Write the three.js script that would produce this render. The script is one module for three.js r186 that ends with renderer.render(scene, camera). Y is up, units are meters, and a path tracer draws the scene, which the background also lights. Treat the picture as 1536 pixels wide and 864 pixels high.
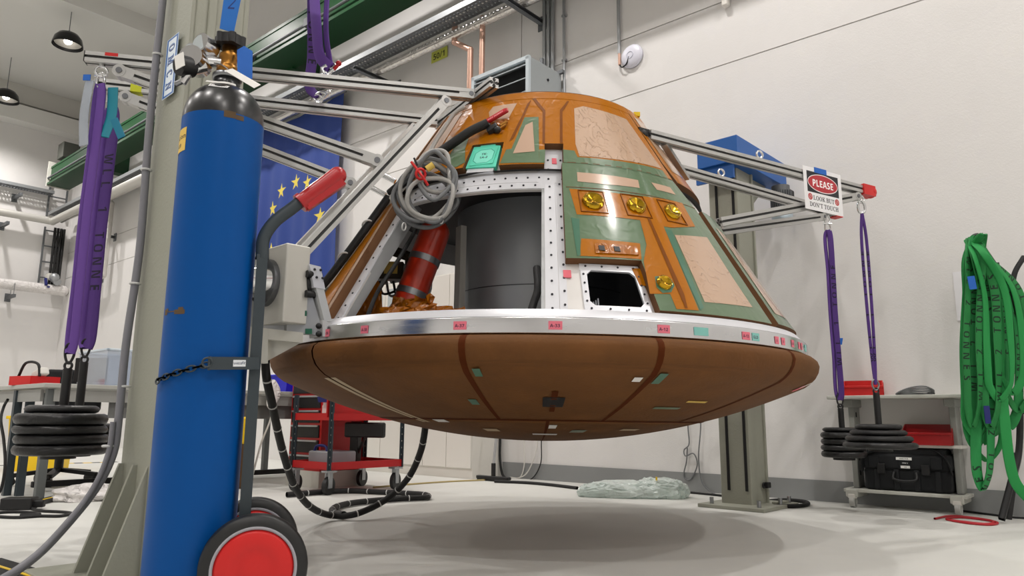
import * as THREE from 'three';
import { RoundedBoxGeometry } from 'three/addons/geometries/RoundedBoxGeometry.js';
import { mergeGeometries } from 'three/addons/utils/BufferGeometryUtils.js';

// ---------------------------------------------------------------- camera, light rows, exposure
const scene = new THREE.Scene();
const CAM_H = 0.52, FOCAL = 1100, PITCH = Math.atan((628 - 432) / FOCAL), ROLL = 0.4 * Math.PI / 180;
const camera = new THREE.PerspectiveCamera(2 * Math.atan(432 / FOCAL) * 180 / Math.PI, 1536 / 864, 0.05, 80);
camera.position.set(0, CAM_H, 0);
camera.rotation.set(PITCH, 0, ROLL);
scene.add(camera);
const renderer = new THREE.WebGLRenderer({ antialias: true });
renderer.toneMapping = THREE.LinearToneMapping;
renderer.toneMappingExposure = 1.03;
renderer.shadowMap.enabled = true;
scene.background = new THREE.Color(0x000000);
// the hall is lit by rows of pendant high-bay lamps (built further down, each with its own light)
const LAMP_INTENSITY = 20;
const LAMP_COLOR = 0xfffaf6;
const LAMP_ROWS = [1.7, 7.0];                    // distance from the panel wall
const LAMP_STEPS = [-13.2, -10.1, -7, -3.9, -0.8, 2.3, 5.1]; // along the panel wall

// ---------------------------------------------------------------- frames of reference
const V = (x, y, z) => new THREE.Vector3(x, y, z);
const R = d => d * Math.PI / 180;
// hall frame: x along the panel wall (to the right), z out of the wall into the hall
const HALL_TURN = R(-41), HALL_O = V(1.836, 0, -5.176);
const UX = V(Math.cos(HALL_TURN), 0, -Math.sin(HALL_TURN)), NZ = V(Math.sin(HALL_TURN), 0, Math.cos(HALL_TURN));
const H = (s, h, d) => HALL_O.clone().addScaledVector(UX, s).addScaledVector(NZ, d).setY(h);
// survey helpers: sight line of an image point -> point at a known distance or known height
camera.updateMatrixWorld();
function sight(px, py) { return V((px - 768) / FOCAL, (432 - py) / FOCAL, -1).applyQuaternion(camera.quaternion); }
function atZ(px, py, z) { const d = sight(px, py); return V(0, CAM_H, 0).addScaledVector(d, z / -d.z); }
function atH(px, py, h) { const d = sight(px, py); return V(0, CAM_H, 0).addScaledVector(d, (h - CAM_H) / d.y); }

// ---------------------------------------------------------------- seeded noise
let seed = 12345;
const rnd = () => { seed = (seed * 1664525 + 1013904223) >>> 0; return seed / 4294967296; };
const rr = (a, b) => a + (b - a) * rnd();
function noiseField(n, cells, oct, sd) {
  const s0 = seed; seed = sd;
  const out = new Float32Array(n * n); let amp = 1, tot = 0;
  for (let o = 0; o < oct; o++) {
    const c = cells << o, g = new Float32Array(c * c); for (let i = 0; i < c * c; i++) g[i] = rnd();
    for (let y = 0; y < n; y++) for (let x = 0; x < n; x++) {
      const fx = x / n * c, fy = y / n * c, x0 = fx | 0, y0 = fy | 0, tx = fx - x0, ty = fy - y0;
      const sx = tx * tx * (3 - 2 * tx), sy = ty * ty * (3 - 2 * ty), x1 = (x0 + 1) % c, y1 = (y0 + 1) % c;
      out[y * n + x] += amp * ((g[y0 * c + x0] * (1 - sx) + g[y0 * c + x1] * sx) * (1 - sy) + (g[y1 * c + x0] * (1 - sx) + g[y1 * c + x1] * sx) * sy);
    }
    tot += amp; amp *= 0.55;
  }
  for (let i = 0; i < n * n; i++) out[i] /= tot;
  seed = s0; return out;
}
function dataTex(n, fn, size, srgb) {
  const d = new Uint8Array(n * n * 4);
  for (let y = 0; y < n; y++) for (let x = 0; x < n; x++) { const c = fn(x, y), i = (y * n + x) * 4; d[i] = c[0]; d[i + 1] = c[1]; d[i + 2] = c[2]; d[i + 3] = 255; }
  const t = new THREE.DataTexture(d, n, n, THREE.RGBAFormat);
  t.wrapS = t.wrapT = THREE.RepeatWrapping; t.magFilter = THREE.LinearFilter; t.minFilter = THREE.LinearMipmapLinearFilter; t.generateMipmaps = true;
  t.repeat.set(1 / size, 1 / size); if (srgb) t.colorSpace = THREE.SRGBColorSpace; t.needsUpdate = true; return t;
}
const clamp8 = v => Math.max(0, Math.min(255, v | 0));
function tint(base, amt, n, cells, oct, sd, size, stretch = 1) {   // mottled colour map
  const f = noiseField(n, cells, oct, sd);
  return dataTex(n, (x, y) => { const k = (f[y * n + ((x / stretch) | 0)] - 0.5) * amt; return [clamp8(base[0] * (1 + k)), clamp8(base[1] * (1 + k)), clamp8(base[2] * (1 + k * 0.9))]; }, size, true);
}
function grey(n, cells, oct, sd, size, lo = 0, hi = 255, stretch = 1) {
  const f = noiseField(n, cells, oct, sd);
  return dataTex(n, (x, y) => { const v = clamp8(lo + (hi - lo) * f[y * n + ((x / stretch) | 0)]); return [v, v, v]; }, size, false);
}
// ridged folds: crumpled plastic film and bags
function folds(n, sd, size, dirs = 7) {
  const f = noiseField(n, 4, 3, sd);
  return dataTex(n, (x, y) => {
    let v = 0; const w = f[y * n + x];
    for (let k = 0; k < dirs; k++) { const a = k * 1.7 + sd, m = Math.round(3 * Math.cos(a)), q = Math.round(3 * Math.sin(a)) || 1; v += Math.pow(Math.abs(Math.sin(Math.PI * (m * x / n + q * y / n) + w * 9 + k)), 6); }
    const u = clamp8(v / dirs * 330 + w * 60); return [u, u, u];
  }, size, false);
}

// long taut creases fanning across stretched film
function drapes(n, sd, size) {
  const f = noiseField(n, 3, 4, sd), w = noiseField(n, 6, 3, sd + 1);
  return dataTex(n, (x, y) => { const a = f[y * n + x], b = w[y * n + x], t = Math.PI * (2 * x / n + 2 * y / n) * 2 + a * 10, u = Math.PI * (3 * x / n - y / n) * 2 + a * 7; const v = Math.pow(Math.abs(Math.sin(t)), 14) * Math.max(0, b - 0.35) * 3 + 0.6 * Math.pow(Math.abs(Math.sin(u)), 18) * Math.max(0, a - 0.4) * 3; const c = clamp8(60 + 190 * Math.min(1, v)); return [c, c, c]; }, size, false);
}

// ---------------------------------------------------------------- materials
const S = (r, g, b) => new THREE.Color().setRGB(r / 255, g / 255, b / 255, THREE.SRGBColorSpace);
function mat(c, rough = 0.6, metal = 0, o = {}) { return new THREE.MeshPhysicalMaterial({ color: Array.isArray(c) ? S(...c) : c, roughness: rough, metalness: metal, ...o }); }
const T = {
  floor: tint([212, 212, 207], 0.07, 512, 4, 5, 11, 2.6), floorR: grey(512, 6, 4, 12, 1.9, 130, 230),
  wall: tint([228, 226, 224], 0.035, 256, 4, 4, 21, 2.2),
  cork: tint([106, 68, 32], 0.22, 512, 8, 5, 31, 0.9), fine: grey(256, 32, 3, 41, 0.25),
  brushed: grey(256, 32, 3, 43, 0.3, 90, 190, 16), crumple: folds(512, 5, 0.42), drape: drapes(512, 17, 0.2), crumple2: folds(512, 9, 0.3, 9),
  weave: dataTex(64, (x, y) => { const v = 128 + 90 * Math.sin(x / 64 * Math.PI * 8) * Math.sin(y / 64 * Math.PI * 8); return [v, v, v]; }, 0.02, false),
  black: grey(256, 16, 4, 51, 0.3, 120, 230),
};
const M = {
  white: mat([228, 225, 218], 0.55), offwhite: mat([214, 212, 204], 0.6), paper: mat([236, 234, 230], 0.8),
  alu: mat([186, 188, 190], 0.75, 0.6, { roughnessMap: T.brushed }), aluDark: mat([120, 122, 126], 0.45, 1), aluBright: mat([222, 223, 226], 0.42, 0.95, { roughnessMap: T.brushed }),
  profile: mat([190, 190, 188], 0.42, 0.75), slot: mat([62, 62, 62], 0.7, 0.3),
  chrome: mat([225, 226, 228], 0.16, 1), steel: mat([150, 152, 155], 0.38, 1), galv: mat([172, 175, 178], 0.45, 0.8), galvDark: mat([110, 113, 116], 0.55, 0.6),
  brass: mat([160, 112, 52], 0.38, 1), copper: mat([206, 168, 150], 0.4, 0.75), foil: mat([215, 212, 208], 0.28, 0.9, { bumpMap: T.crumple2, bumpScale: 0.006 }),
  post: mat([152, 153, 140], 0.5, 0, { bumpMap: T.fine, bumpScale: 0.0006 }), postBlue: mat([14, 90, 170], 0.42), slotBlack: mat([14, 14, 15], 0.8),
  bottle: mat([0, 76, 148], 0.45, 0, { specularIntensity: 0.3, clearcoat: 0.05, clearcoatRoughness: 0.3 }), bottleBlack: mat([22, 23, 26], 0.32, 0, { clearcoat: 0.4, clearcoatRoughness: 0.25 }), tapeBlue: mat([24, 98, 190], 0.6), rust: mat([92, 72, 48], 0.85),
  frameDark: mat([50, 60, 66], 0.45), blackPl: mat([18, 18, 20], 0.5), black: mat([20, 20, 21], 0.75), rubber: mat([26, 27, 28], 0.7, 0, { roughnessMap: T.black }), plate: mat([19, 19, 20], 0.55, 0, { roughnessMap: T.black, bumpMap: T.fine, bumpScale: 0.001 }),
  red: mat([206, 24, 22], 0.42), redDeep: mat([170, 14, 20], 0.34), redCart: mat([184, 22, 26], 0.4), grip: mat([172, 10, 20], 0.3, 0, { clearcoat: 0.3 }), rim: mat([172, 172, 180], 0.45, 0.3),
  yellow: mat([240, 200, 20], 0.5), neon: mat([200, 205, 30], 0.6), kraftYellow: mat([224, 190, 92], 0.7), blueBin: mat([22, 22, 200], 0.4), navy: mat([14, 24, 104], 0.5),
  cork: new THREE.MeshPhysicalMaterial({ map: T.cork, roughness: 0.7, specularIntensity: 0.5, bumpMap: T.fine, bumpScale: 0.0008 }),
  corkSeam: mat([82, 38, 12], 0.8, 0, { specularIntensity: 0.2 }), corkTape: mat([196, 174, 140], 0.6), tileEdge: mat([104, 68, 36], 0.8), shell: mat([34, 34, 35], 0.7),
  hull: mat([226, 223, 220], 0.4, 0.3), hullStrip: mat([222, 223, 228], 0.4, 0.35), rivet: mat([46, 46, 52], 0.5, 0.6),
  amber: mat([174, 104, 0], 0.35, 0, { specularIntensity: 0.2, clearcoat: 0.45, clearcoatRoughness: 0.09, bumpMap: T.crumple, bumpScale: 0.0016 }), amberdark: mat([124, 66, 0], 0.35, 0, { specularIntensity: 0.2, clearcoat: 0.45, clearcoatRoughness: 0.1 }),
  green: mat([94, 118, 88], 0.35, 0, { specularIntensity: 0.4, clearcoat: 0.6, clearcoatRoughness: 0.1, bumpMap: T.crumple, bumpScale: 0.0014 }), greendark: mat([50, 108, 82], 0.3, 0, { clearcoat: 0.9, clearcoatRoughness: 0.1 }),
  tan: mat([188, 154, 128], 0.6, 0, { clearcoat: 0.5, clearcoatRoughness: 0.2 }), film: mat([190, 156, 128], 0.5, 0, { clearcoat: 1, clearcoatRoughness: 0.07, bumpMap: T.drape, bumpScale: 0.0045 }),
  teal: mat([92, 214, 184], 0.5), pinkTape: mat([226, 104, 118], 0.6), tealTape: mat([116, 186, 178], 0.55), gold: mat([196, 156, 40], 0.16, 1, { bumpMap: T.crumple2, bumpScale: 0.004 }),
  kapton: mat([172, 98, 4], 0.25, 0, { clearcoat: 1, clearcoatRoughness: 0.1, bumpMap: T.crumple2, bumpScale: 0.012 }),
  barrel: mat([176, 180, 184], 0.4, 0.55), tankRed: mat([196, 46, 14], 0.32, 0, { clearcoat: 0.6 }),
  cable: mat([112, 114, 116], 0.55), cableLight: mat([168, 166, 162], 0.55), cableBlack: mat([16, 16, 17], 0.6, 0, { bumpMap: T.weave, bumpScale: 0.0006 }), cableWhite: mat([224, 222, 216], 0.55), cableTan: mat([178, 160, 110], 0.6), tie: mat([206, 206, 204], 0.5), cableRed: mat([176, 22, 36], 0.5),
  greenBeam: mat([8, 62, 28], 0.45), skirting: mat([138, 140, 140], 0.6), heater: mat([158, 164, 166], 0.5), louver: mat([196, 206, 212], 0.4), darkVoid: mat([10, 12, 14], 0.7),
  bench: mat([176, 176, 170], 0.5), benchLeg: mat([92, 96, 96], 0.5), trolley: mat([198, 198, 190], 0.5), trolleyPost: mat([150, 151, 146], 0.5), fabricBlack: mat([20, 22, 25], 0.85),
  clear: mat([226, 232, 240], 0.12, 0, { transmission: 0.7, thickness: 0 }), bag: mat([234, 244, 240], 0.2, 0, { transmission: 0.4, thickness: 0, clearcoat: 0.8, clearcoatRoughness: 0.15, bumpMap: T.drape, bumpScale: 0.005 }), bagWhite: mat([232, 228, 226], 0.35, 0, { bumpMap: T.crumple2, bumpScale: 0.015 }), bagBlack: mat([24, 25, 27], 0.22, 0, { bumpMap: T.crumple2, bumpScale: 0.03 }),
  glassPane: mat([188, 196, 198], 0.1, 0.1), purple: mat([86, 44, 138], 0.75, 0, { bumpMap: T.weave, bumpScale: 0.0008 }), green2: mat([22, 150, 62], 0.75),
};

// ---------------------------------------------------------------- geometry helpers
const norm = g => { const q = g.index ? g.toNonIndexed() : g; for (const k of Object.keys(q.attributes)) if (!['position', 'normal', 'uv'].includes(k)) q.deleteAttribute(k); if (!q.attributes.normal) q.computeVertexNormals(); if (!q.attributes.uv) q.setAttribute('uv', new THREE.BufferAttribute(new Float32Array(q.attributes.position.count * 2), 2)); return q; };
function boxUV(g) {                                   // metre-scaled uv from the dominant normal
  const p = g.attributes.position, n = g.attributes.normal, u = new Float32Array(p.count * 2);
  for (let i = 0; i < p.count; i++) {
    const ax = Math.abs(n.getX(i)), ay = Math.abs(n.getY(i)), az = Math.abs(n.getZ(i));
    if (ay >= ax && ay >= az) { u[2 * i] = p.getX(i); u[2 * i + 1] = p.getZ(i); } else if (ax >= az) { u[2 * i] = p.getZ(i); u[2 * i + 1] = p.getY(i); } else { u[2 * i] = p.getX(i); u[2 * i + 1] = p.getY(i); }
  }
  g.setAttribute('uv', new THREE.BufferAttribute(u, 2)); return g;
}
const place = (g, x, y, z, rx = 0, ry = 0, rz = 0) => { g.applyMatrix4(new THREE.Matrix4().compose(V(x, y, z), new THREE.Quaternion().setFromEuler(new THREE.Euler(rx, ry, rz)), V(1, 1, 1))); return g; };
const box = (w, h, d, x = 0, y = 0, z = 0, rx = 0, ry = 0, rz = 0) => place(new THREE.BoxGeometry(w, h, d), x, y, z, rx, ry, rz);
const rbox = (w, h, d, r, x = 0, y = 0, z = 0, rx = 0, ry = 0, rz = 0) => place(new RoundedBoxGeometry(w, h, d, 2, Math.min(r, w / 2.01, h / 2.01, d / 2.01)), x, y, z, rx, ry, rz);
const cyl = (r1, r2, h, x = 0, y = 0, z = 0, rx = 0, ry = 0, rz = 0, seg = 24) => place(new THREE.CylinderGeometry(r1, r2, h, seg), x, y, z, rx, ry, rz);
const torus = (r, t, x = 0, y = 0, z = 0, rx = 0, ry = 0, rz = 0, a = 8, b = 20) => place(new THREE.TorusGeometry(r, t, a, b), x, y, z, rx, ry, rz);
const ball = (r, x = 0, y = 0, z = 0, sx = 1, sy = 1, sz = 1) => { const g = new THREE.SphereGeometry(r, 18, 12); g.scale(sx, sy, sz); return place(g, x, y, z); };
function basis(g, p, x, y, z) { g.applyMatrix4(new THREE.Matrix4().makeBasis(x, y, z).setPosition(p)); return g; }
function along(g, a, b, up = V(0, 1, 0)) {            // geometry built along +z from 0 -> placed from a towards b
  const z = b.clone().sub(a).normalize(); let x = up.clone().cross(z); if (x.lengthSq() < 1e-6) x = V(1, 0, 0).cross(z); x.normalize(); return basis(g, a, x, z.clone().cross(x), z);
}
const bar = (a, b, w, h, up) => { const L = a.distanceTo(b); const g = new THREE.BoxGeometry(w, h, L); g.translate(0, 0, L / 2); return along(g, a, b, up); };
const rod = (a, b, r, seg = 14, r2 = r) => { const L = a.distanceTo(b); const g = new THREE.CylinderGeometry(r2, r, L, seg); g.rotateX(Math.PI / 2); g.translate(0, 0, L / 2); return along(g, a, b); };
const tube = (pts, r, n = 60, seg = 8, closed = false) => new THREE.TubeGeometry(new THREE.CatmullRomCurve3(pts, closed, 'centripetal'), n, r, seg, closed);
const lathe = (pts, seg = 48, a0 = 0, a1 = Math.PI * 2) => new THREE.LatheGeometry(pts.map(p => new THREE.Vector2(p[0], p[1])), seg, a0, a1);
function prism(pts, depth, bevel = 0) { const s = new THREE.Shape(pts.map(p => new THREE.Vector2(p[0], p[1]))); return new THREE.ExtrudeGeometry(s, { depth, bevelEnabled: bevel > 0, bevelSize: bevel, bevelThickness: bevel, bevelSegments: 2, curveSegments: 8 }); }
// facetted crumple: every vertex is pushed by a hash of its place, then faces are shaded flat
function crumple(g, amp, sd, floorY = null) {
  const q = g.index ? g.toNonIndexed() : g, p = q.attributes.position, hsh = (x, y, z, k) => { const v = Math.sin(Math.round(x * 1e4) * 0.129 + Math.round(y * 1e4) * 0.782 + Math.round(z * 1e4) * 0.377 + k * 17.3 + sd) * 43758.5453; return v - Math.floor(v) - 0.5; };
  for (let i = 0; i < p.count; i++) { const x = p.getX(i), y = p.getY(i), z = p.getZ(i); let Y = y + amp * hsh(x, y, z, 2); if (floorY !== null) Y = Math.max(floorY, Y); p.setXYZ(i, x + amp * hsh(x, y, z, 1), Y, z + amp * hsh(x, y, z, 3)); }
  q.computeVertexNormals(); return q;
}
// flat padded webbing: swept ellipse; u across (0..1 round the section), v along in metres
function webbing(pts, a, b, wdir, n = 80, closed = false, turn = null) {
  const c = new THREE.CatmullRomCurve3(pts, closed, 'centripetal'), seg = 14, P = [], N = [], U = [], I = []; let len = 0, prev = null;
  for (let i = 0; i <= n; i++) {
    const t = i / n, p = c.getPoint(t), tg = c.getTangent(t); if (prev) len += p.distanceTo(prev); prev = p;
    const w0 = turn ? turn(t) : wdir; let nn = tg.clone().cross(w0); if (nn.lengthSq() < 1e-8) nn = V(0, 0, 1); nn.normalize(); const w = nn.clone().cross(tg).normalize();
    for (let k = 0; k <= seg; k++) {
      const q = k / seg * Math.PI * 2, cw = Math.cos(q), sn = Math.sin(q);
      const sq = x => Math.sign(x) * Math.pow(Math.abs(x), 0.7);
      const o = w.clone().multiplyScalar(a * sq(cw)).addScaledVector(nn, b * sq(sn)); P.push(p.x + o.x, p.y + o.y, p.z + o.z);
      const m = w.clone().multiplyScalar(cw / a).addScaledVector(nn, sn / b).normalize(); N.push(m.x, m.y, m.z); U.push(k / seg, len);
    }
  }
  for (let i = 0; i < n; i++) for (let k = 0; k < seg; k++) { const j = i * (seg + 1) + k; I.push(j, j + 1, j + seg + 1, j + 1, j + seg + 2, j + seg + 1); }
  const g = new THREE.BufferGeometry(); g.setAttribute('position', new THREE.Float32BufferAttribute(P, 3)); g.setAttribute('normal', new THREE.Float32BufferAttribute(N, 3)); g.setAttribute('uv', new THREE.Float32BufferAttribute(U, 2)); g.setIndex(I); return g;
}

// ---------------------------------------------------------------- things and parts
const taken = {};
function numbered(n) { if (!(n in taken)) { taken[n] = 0; return n; } taken[n]++; return n + '_' + String(taken[n]).padStart(3, '0'); }
const worldBuilt = new Set();
function thing(name, label, category, p = V(0, 0, 0), turn = 0, group) {
  const o = new THREE.Group(); o.name = numbered(name); o.position.copy(p); o.rotation.y = turn; scene.add(o);
  o.userData = { label, category }; if (group) o.userData.group = group; return o;
}
// a thing whose parts are given in world coordinates; the group still stands at the thing's base
function siteThing(name, label, category, p, group) { const o = thing(name, label, category, p, 0, group); worldBuilt.add(o); return o; }
function part(name, geos, material, parent, o = {}) {
  let list = (Array.isArray(geos) ? geos : [geos]).map(norm);
  let g = list.length > 1 ? mergeGeometries(list) : list[0];
  let root = parent; while (root && root.parent && root.parent !== scene) root = root.parent;
  if (worldBuilt.has(root)) g.translate(-root.position.x, -root.position.y, -root.position.z);
  if (!o.uv) boxUV(g);
  const m = new THREE.Mesh(g, material); m.name = name; m.castShadow = m.receiveShadow = true; parent.add(m);
  if (o.label) m.userData.label = o.label; if (o.kind) m.userData.kind = o.kind; return m;
}
function structure(name, geos, material, parent = scene, o = {}) { const m = part(name, geos, material, parent, o); if (parent === scene) m.userData.kind = 'structure'; return m; }
function copyOf(src, p, turn, label, group) { const c = src.clone(); c.name = numbered(src.name.replace(/_\d\d\d$/, '')); c.position.copy(p); c.rotation.y = turn; c.userData = { ...src.userData, label: label || src.userData.label }; if (group) c.userData.group = group; scene.add(c); return c; }

// ---------------------------------------------------------------- printed textures
function print(w, h, draw) { const c = document.createElement('canvas'); c.width = w; c.height = h; const x = c.getContext('2d'); draw(x, w, h); const t = new THREE.CanvasTexture(c); t.colorSpace = THREE.SRGBColorSpace; t.magFilter = THREE.LinearFilter; return t; }
function textPrint(w, h, bg, fg, lines, font = 'sans-serif') { return print(w, h, x => { x.fillStyle = bg; x.fillRect(0, 0, w, h); x.fillStyle = fg; x.textAlign = 'center'; x.textBaseline = 'middle'; for (const [t, px, cx, cy, weight] of lines) { x.font = `${weight || 'bold'} ${px}px ${font}`; x.fillText(t, cx, cy); } }); }
const printed = (t, rough = 0.7) => new THREE.MeshPhysicalMaterial({ map: t, roughness: rough });
// thin printed plate with the print on its front face (+z)
function plateGeo(w, h, t) { const g = new THREE.BoxGeometry(w, h, t), u = g.attributes.uv, n = g.attributes.normal, p = g.attributes.position; for (let i = 0; i < u.count; i++) if (n.getZ(i) < 0.5) u.setXY(i, (p.getX(i) / w + 0.5) * 0.02 + 0.01, (p.getY(i) / h + 0.5) * 0.02 + 0.01); return g; }
// ================================================================ THE HALL
const hb = (s0, s1, h0, h1, d0, d1) => box(s1 - s0, h1 - h0, d1 - d0, (s0 + s1) / 2, (h0 + h1) / 2, (d0 + d1) / 2);
function hallMesh(name, geos, material, o) { const m = structure(name, geos, material, scene, o); m.position.copy(HALL_O); m.rotation.y = HALL_TURN; return m; }
const S0 = -14.5, S1 = 5.6, D1 = 11.2, CEIL = 7.0;
M.floor = new THREE.MeshPhysicalMaterial({ map: T.floor, roughness: 0.8, specularIntensity: 0.35, roughnessMap: T.floorR });
M.wall = new THREE.MeshPhysicalMaterial({ map: T.wall, roughness: 0.62, bumpMap: T.fine, bumpScale: 0.0004 });
M.wallGrey = mat([208, 206, 200], 0.7); M.ceil = mat([226, 225, 221], 0.8);
hallMesh('floor', hb(S0 - 0.3, S1 + 0.3, -0.2, 0, -0.3, D1 + 0.3), M.floor);
{ // panel wall: tall smooth lower course, narrow course, upper courses, recessed joints
  const w = new THREE.Group(); w.name = 'wall_back'; w.userData = { kind: 'structure' }; w.position.copy(HALL_O); w.rotation.y = HALL_TURN; scene.add(w);
  part('wall_core', hb(S0 - 0.3, S1 + 0.3, -0.2, CEIL + 0.2, -0.3, -0.012), mat([186, 184, 180], 0.9), w);
  const g = 0.005, cols = [S0, -8.6, -2.33, S1], rows = [0, 3.26, 3.79, 4.95, CEIL];
  for (let r = 0; r < rows.length - 1; r++) {
    const cc = r === 0 ? [S0, S1] : cols;
    for (let c = 0; c < cc.length - 1; c++) part('panel', hb(cc[c] + (c ? g : 0), cc[c + 1] - g, rows[r] + (r ? g : 0), rows[r + 1] - g, -0.012, 0), M.wall, w);
  }
}
hallMesh('wall_left', hb(S0 - 0.3, S0, -0.2, CEIL + 0.2, -0.3, D1 + 0.3), M.wall);
hallMesh('wall_right', hb(S1, S1 + 0.3, -0.2, CEIL + 0.2, -0.3, D1 + 0.3), M.wall);
hallMesh('wall_front', hb(S0 - 0.3, S1 + 0.3, -0.2, CEIL + 0.2, D1, D1 + 0.3), M.wall);
hallMesh('ceiling', hb(S0 - 0.3, S1 + 0.3, CEIL, CEIL + 0.2, -0.3, D1 + 0.3), M.ceil);
hallMesh('baseboard_back', hb(-2.52, S1, 0, 0.135, 0, 0.014), M.skirting);
// concrete roof girders across the hall, ledge girder along the left wall
[-10.15, -5.2, -0.2, 4.4].forEach((s, i) => hallMesh('trim_' + (i + 1), hb(s - 0.3, s + 0.3, 6.72, CEIL, 0.0, D1), M.ceil));
hallMesh('trim_5', hb(S0, S0 + 0.34, 6.2, 6.52, 0, D1), M.ceil);
hallMesh('trim_6', [hb(S0, S0 + 0.16, 6.62, CEIL, 0, D1)], M.wallGrey);

// ---------------------------------------------------------------- pendant lamps: dark dome, lit bulb, its own light
const domeMat = mat([26, 26, 28], 0.22, 0.3, { side: THREE.DoubleSide }), domeIn = mat([150, 148, 144], 0.3, 0.7, { side: THREE.DoubleSide });
const bulbMat = new THREE.MeshStandardMaterial({ color: 0xffffff, emissive: S(255, 246, 232), emissiveIntensity: 14 });
function pendant(s, d) {
  const y = 6.15, o = thing('pendant_lamp', s === -10.1 && d === 1.7 ? 'dark dome pendant lamp, lit, hung beside the roof girder' : s === -13.2 && d === 1.7 ? 'dark dome pendant lamp, lit, hung close to the far end wall' : 'dark dome pendant lamp in the hall lighting grid', 'lamp', H(s, y, d), HALL_TURN, 'pendant lamps of the hall');
  part('shade', lathe([[0.0, 0.225], [0.07, 0.22], [0.14, 0.185], [0.19, 0.12], [0.212, 0.03], [0.214, 0], [0.206, 0], [0.2, 0.04], [0.176, 0.12], [0.13, 0.172], [0.06, 0.205], [0, 0.21]], 32), domeMat, o);
  part('reflector', lathe([[0.03, 0.2], [0.1, 0.172], [0.15, 0.12], [0.185, 0.04]], 28), domeIn, o);
  const b = part('bulb', lathe([[0, 0.03], [0.035, 0.035], [0.055, 0.06], [0.058, 0.09], [0.045, 0.14], [0.03, 0.18]], 20), bulbMat, o); b.castShadow = false;
  part('hook', [torus(0.022, 0.005, 0, 0.25, 0), cyl(0.012, 0.02, 0.03, 0, 0.23, 0)], M.steel, o);
  part('cord', rod(V(0, 0.27, 0), V(0, CEIL - y, 0), 0.006, 8), M.galvDark, o);
  const l = new THREE.SpotLight(LAMP_COLOR, LAMP_INTENSITY, 0, R(76), 0.55, 2); l.position.set(0, -0.03, 0); l.target.position.set(0, -5, 0); l.castShadow = true; l.shadow.radius = 4; l.shadow.mapSize.set(1024, 1024); o.add(l); o.add(l.target);
}
for (const d of LAMP_ROWS) for (const s of LAMP_STEPS) pendant(s, d);

// ---------------------------------------------------------------- green crane rail along the panel wall
{
  const o = thing('crane_rail', 'dark green steel crane rail girder running along the panel wall', 'crane rail', H(-3, 4.9, 0.55), HALL_TURN), L0 = -10.7, L1 = 5.5;
  part('top_flange', hb(L0, L1, 0.34, 0.38, -0.16, 0.16), M.greenBeam, o); part('web', hb(L0, L1, 0.04, 0.34, -0.03, 0.03), M.greenBeam, o);
  part('bottom_flange', hb(L0, L1, 0, 0.04, -0.2, 0.2), M.greenBeam, o); part('side_plate', hb(L0, L1, 0.05, 0.36, 0.13, 0.15), M.greenBeam, o);
  part('rail', hb(L0, L1, 0.38, 0.42, -0.04, 0.04), M.galvDark, o); part('conductor_line', rod(V(L0, 0.14, 0.19), V(L1, 0.14, 0.19), 0.018, 10), M.galvDark, o);
  part('end_plate', hb(L0 - 0.02, L0, -0.02, 0.48, -0.21, 0.21), M.offwhite, o);
  for (let k = 0; k < 4; k++) part('clip', hb(-4.6 + k * 1.3, -4.5 + k * 1.3, 0.09, 0.19, 0.15, 0.23), M.galvDark, o);
  for (let k = 0; k < 5; k++) part('wall_bracket', hb(-9 + k * 3, -8.8 + k * 3, -0.02, 0.4, -0.55, -0.14), M.greenBeam, o);
}
// ---------------------------------------------------------------- cable trays, pipes, brackets
function rungTray(name, label, p0, L, w, turn) {        // perforated tray along local x
  const o = thing(name, label, 'cable tray', p0, turn); part('side_rail', box(L, 0.06, 0.004, L / 2, 0, -w / 2), M.galv, o); part('side_rail', box(L, 0.06, 0.004, L / 2, 0, w / 2), M.galv, o);
  const n = Math.floor(L / 0.05), g = []; for (let k = 0; k < n; k++) g.push(box(0.026, 0.003, w, k * 0.05 + 0.025, -0.028, 0)); g.push(box(L, 0.003, 0.03, L / 2, -0.0285, -w / 2 + 0.02), box(L, 0.003, 0.03, L / 2, -0.0285, w / 2 - 0.02), box(L, 0.003, 0.02, L / 2, -0.0285, 0));
  part('perforated_bed', g, M.galvDark, o, { kind: 'stuff' }); part('cable_run', [rod(V(0, -0.012, 0.03), V(L, -0.012, 0.03), 0.012, 8), rod(V(0, -0.012, -0.04), V(L, -0.012, -0.04), 0.014, 8)], M.galvDark, o); return o;
}
rungTray('cable_tray', 'perforated galvanised cable tray between the foil pipes on the panel wall', H(-14.2, 4.47, 0.42), 16.2, 0.2, HALL_TURN);
rungTray('cable_tray', 'perforated grey cable tray along the far end wall', H(S0 + 0.16, 4.93, 11), 10.55, 0.24, HALL_TURN + Math.PI / 2);
rungTray('cable_tray', 'perforated cable tray hanging under the ceiling girder', H(-8.2, 6.55, 8), 7.7, 0.3, HALL_TURN + Math.PI / 2);
function pipeRun(label, pts, r, m = M.foil, extra) { const p = pts.map(q => H(...q)), o = siteThing('insulated_pipe', label, 'pipe', p[0].clone()); const g = []; for (let i = 0; i < p.length - 1; i++) { g.push(rod(p[i], p[i + 1], r, 16)); g.push(ball(r * 1.06, p[i].x, p[i].y, p[i].z)); } part('pipe', g, m, o); if (extra) extra(o); return o; }
pipeRun('foil wrapped heating pipe above the cable tray', [[-14.1, 4.56, 0.27], [1.5, 4.56, 0.27]], 0.045);
pipeRun('foil wrapped heating pipe below the cable tray', [[-14.1, 4.36, 0.3], [1.5, 4.36, 0.3]], 0.05);
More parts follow.
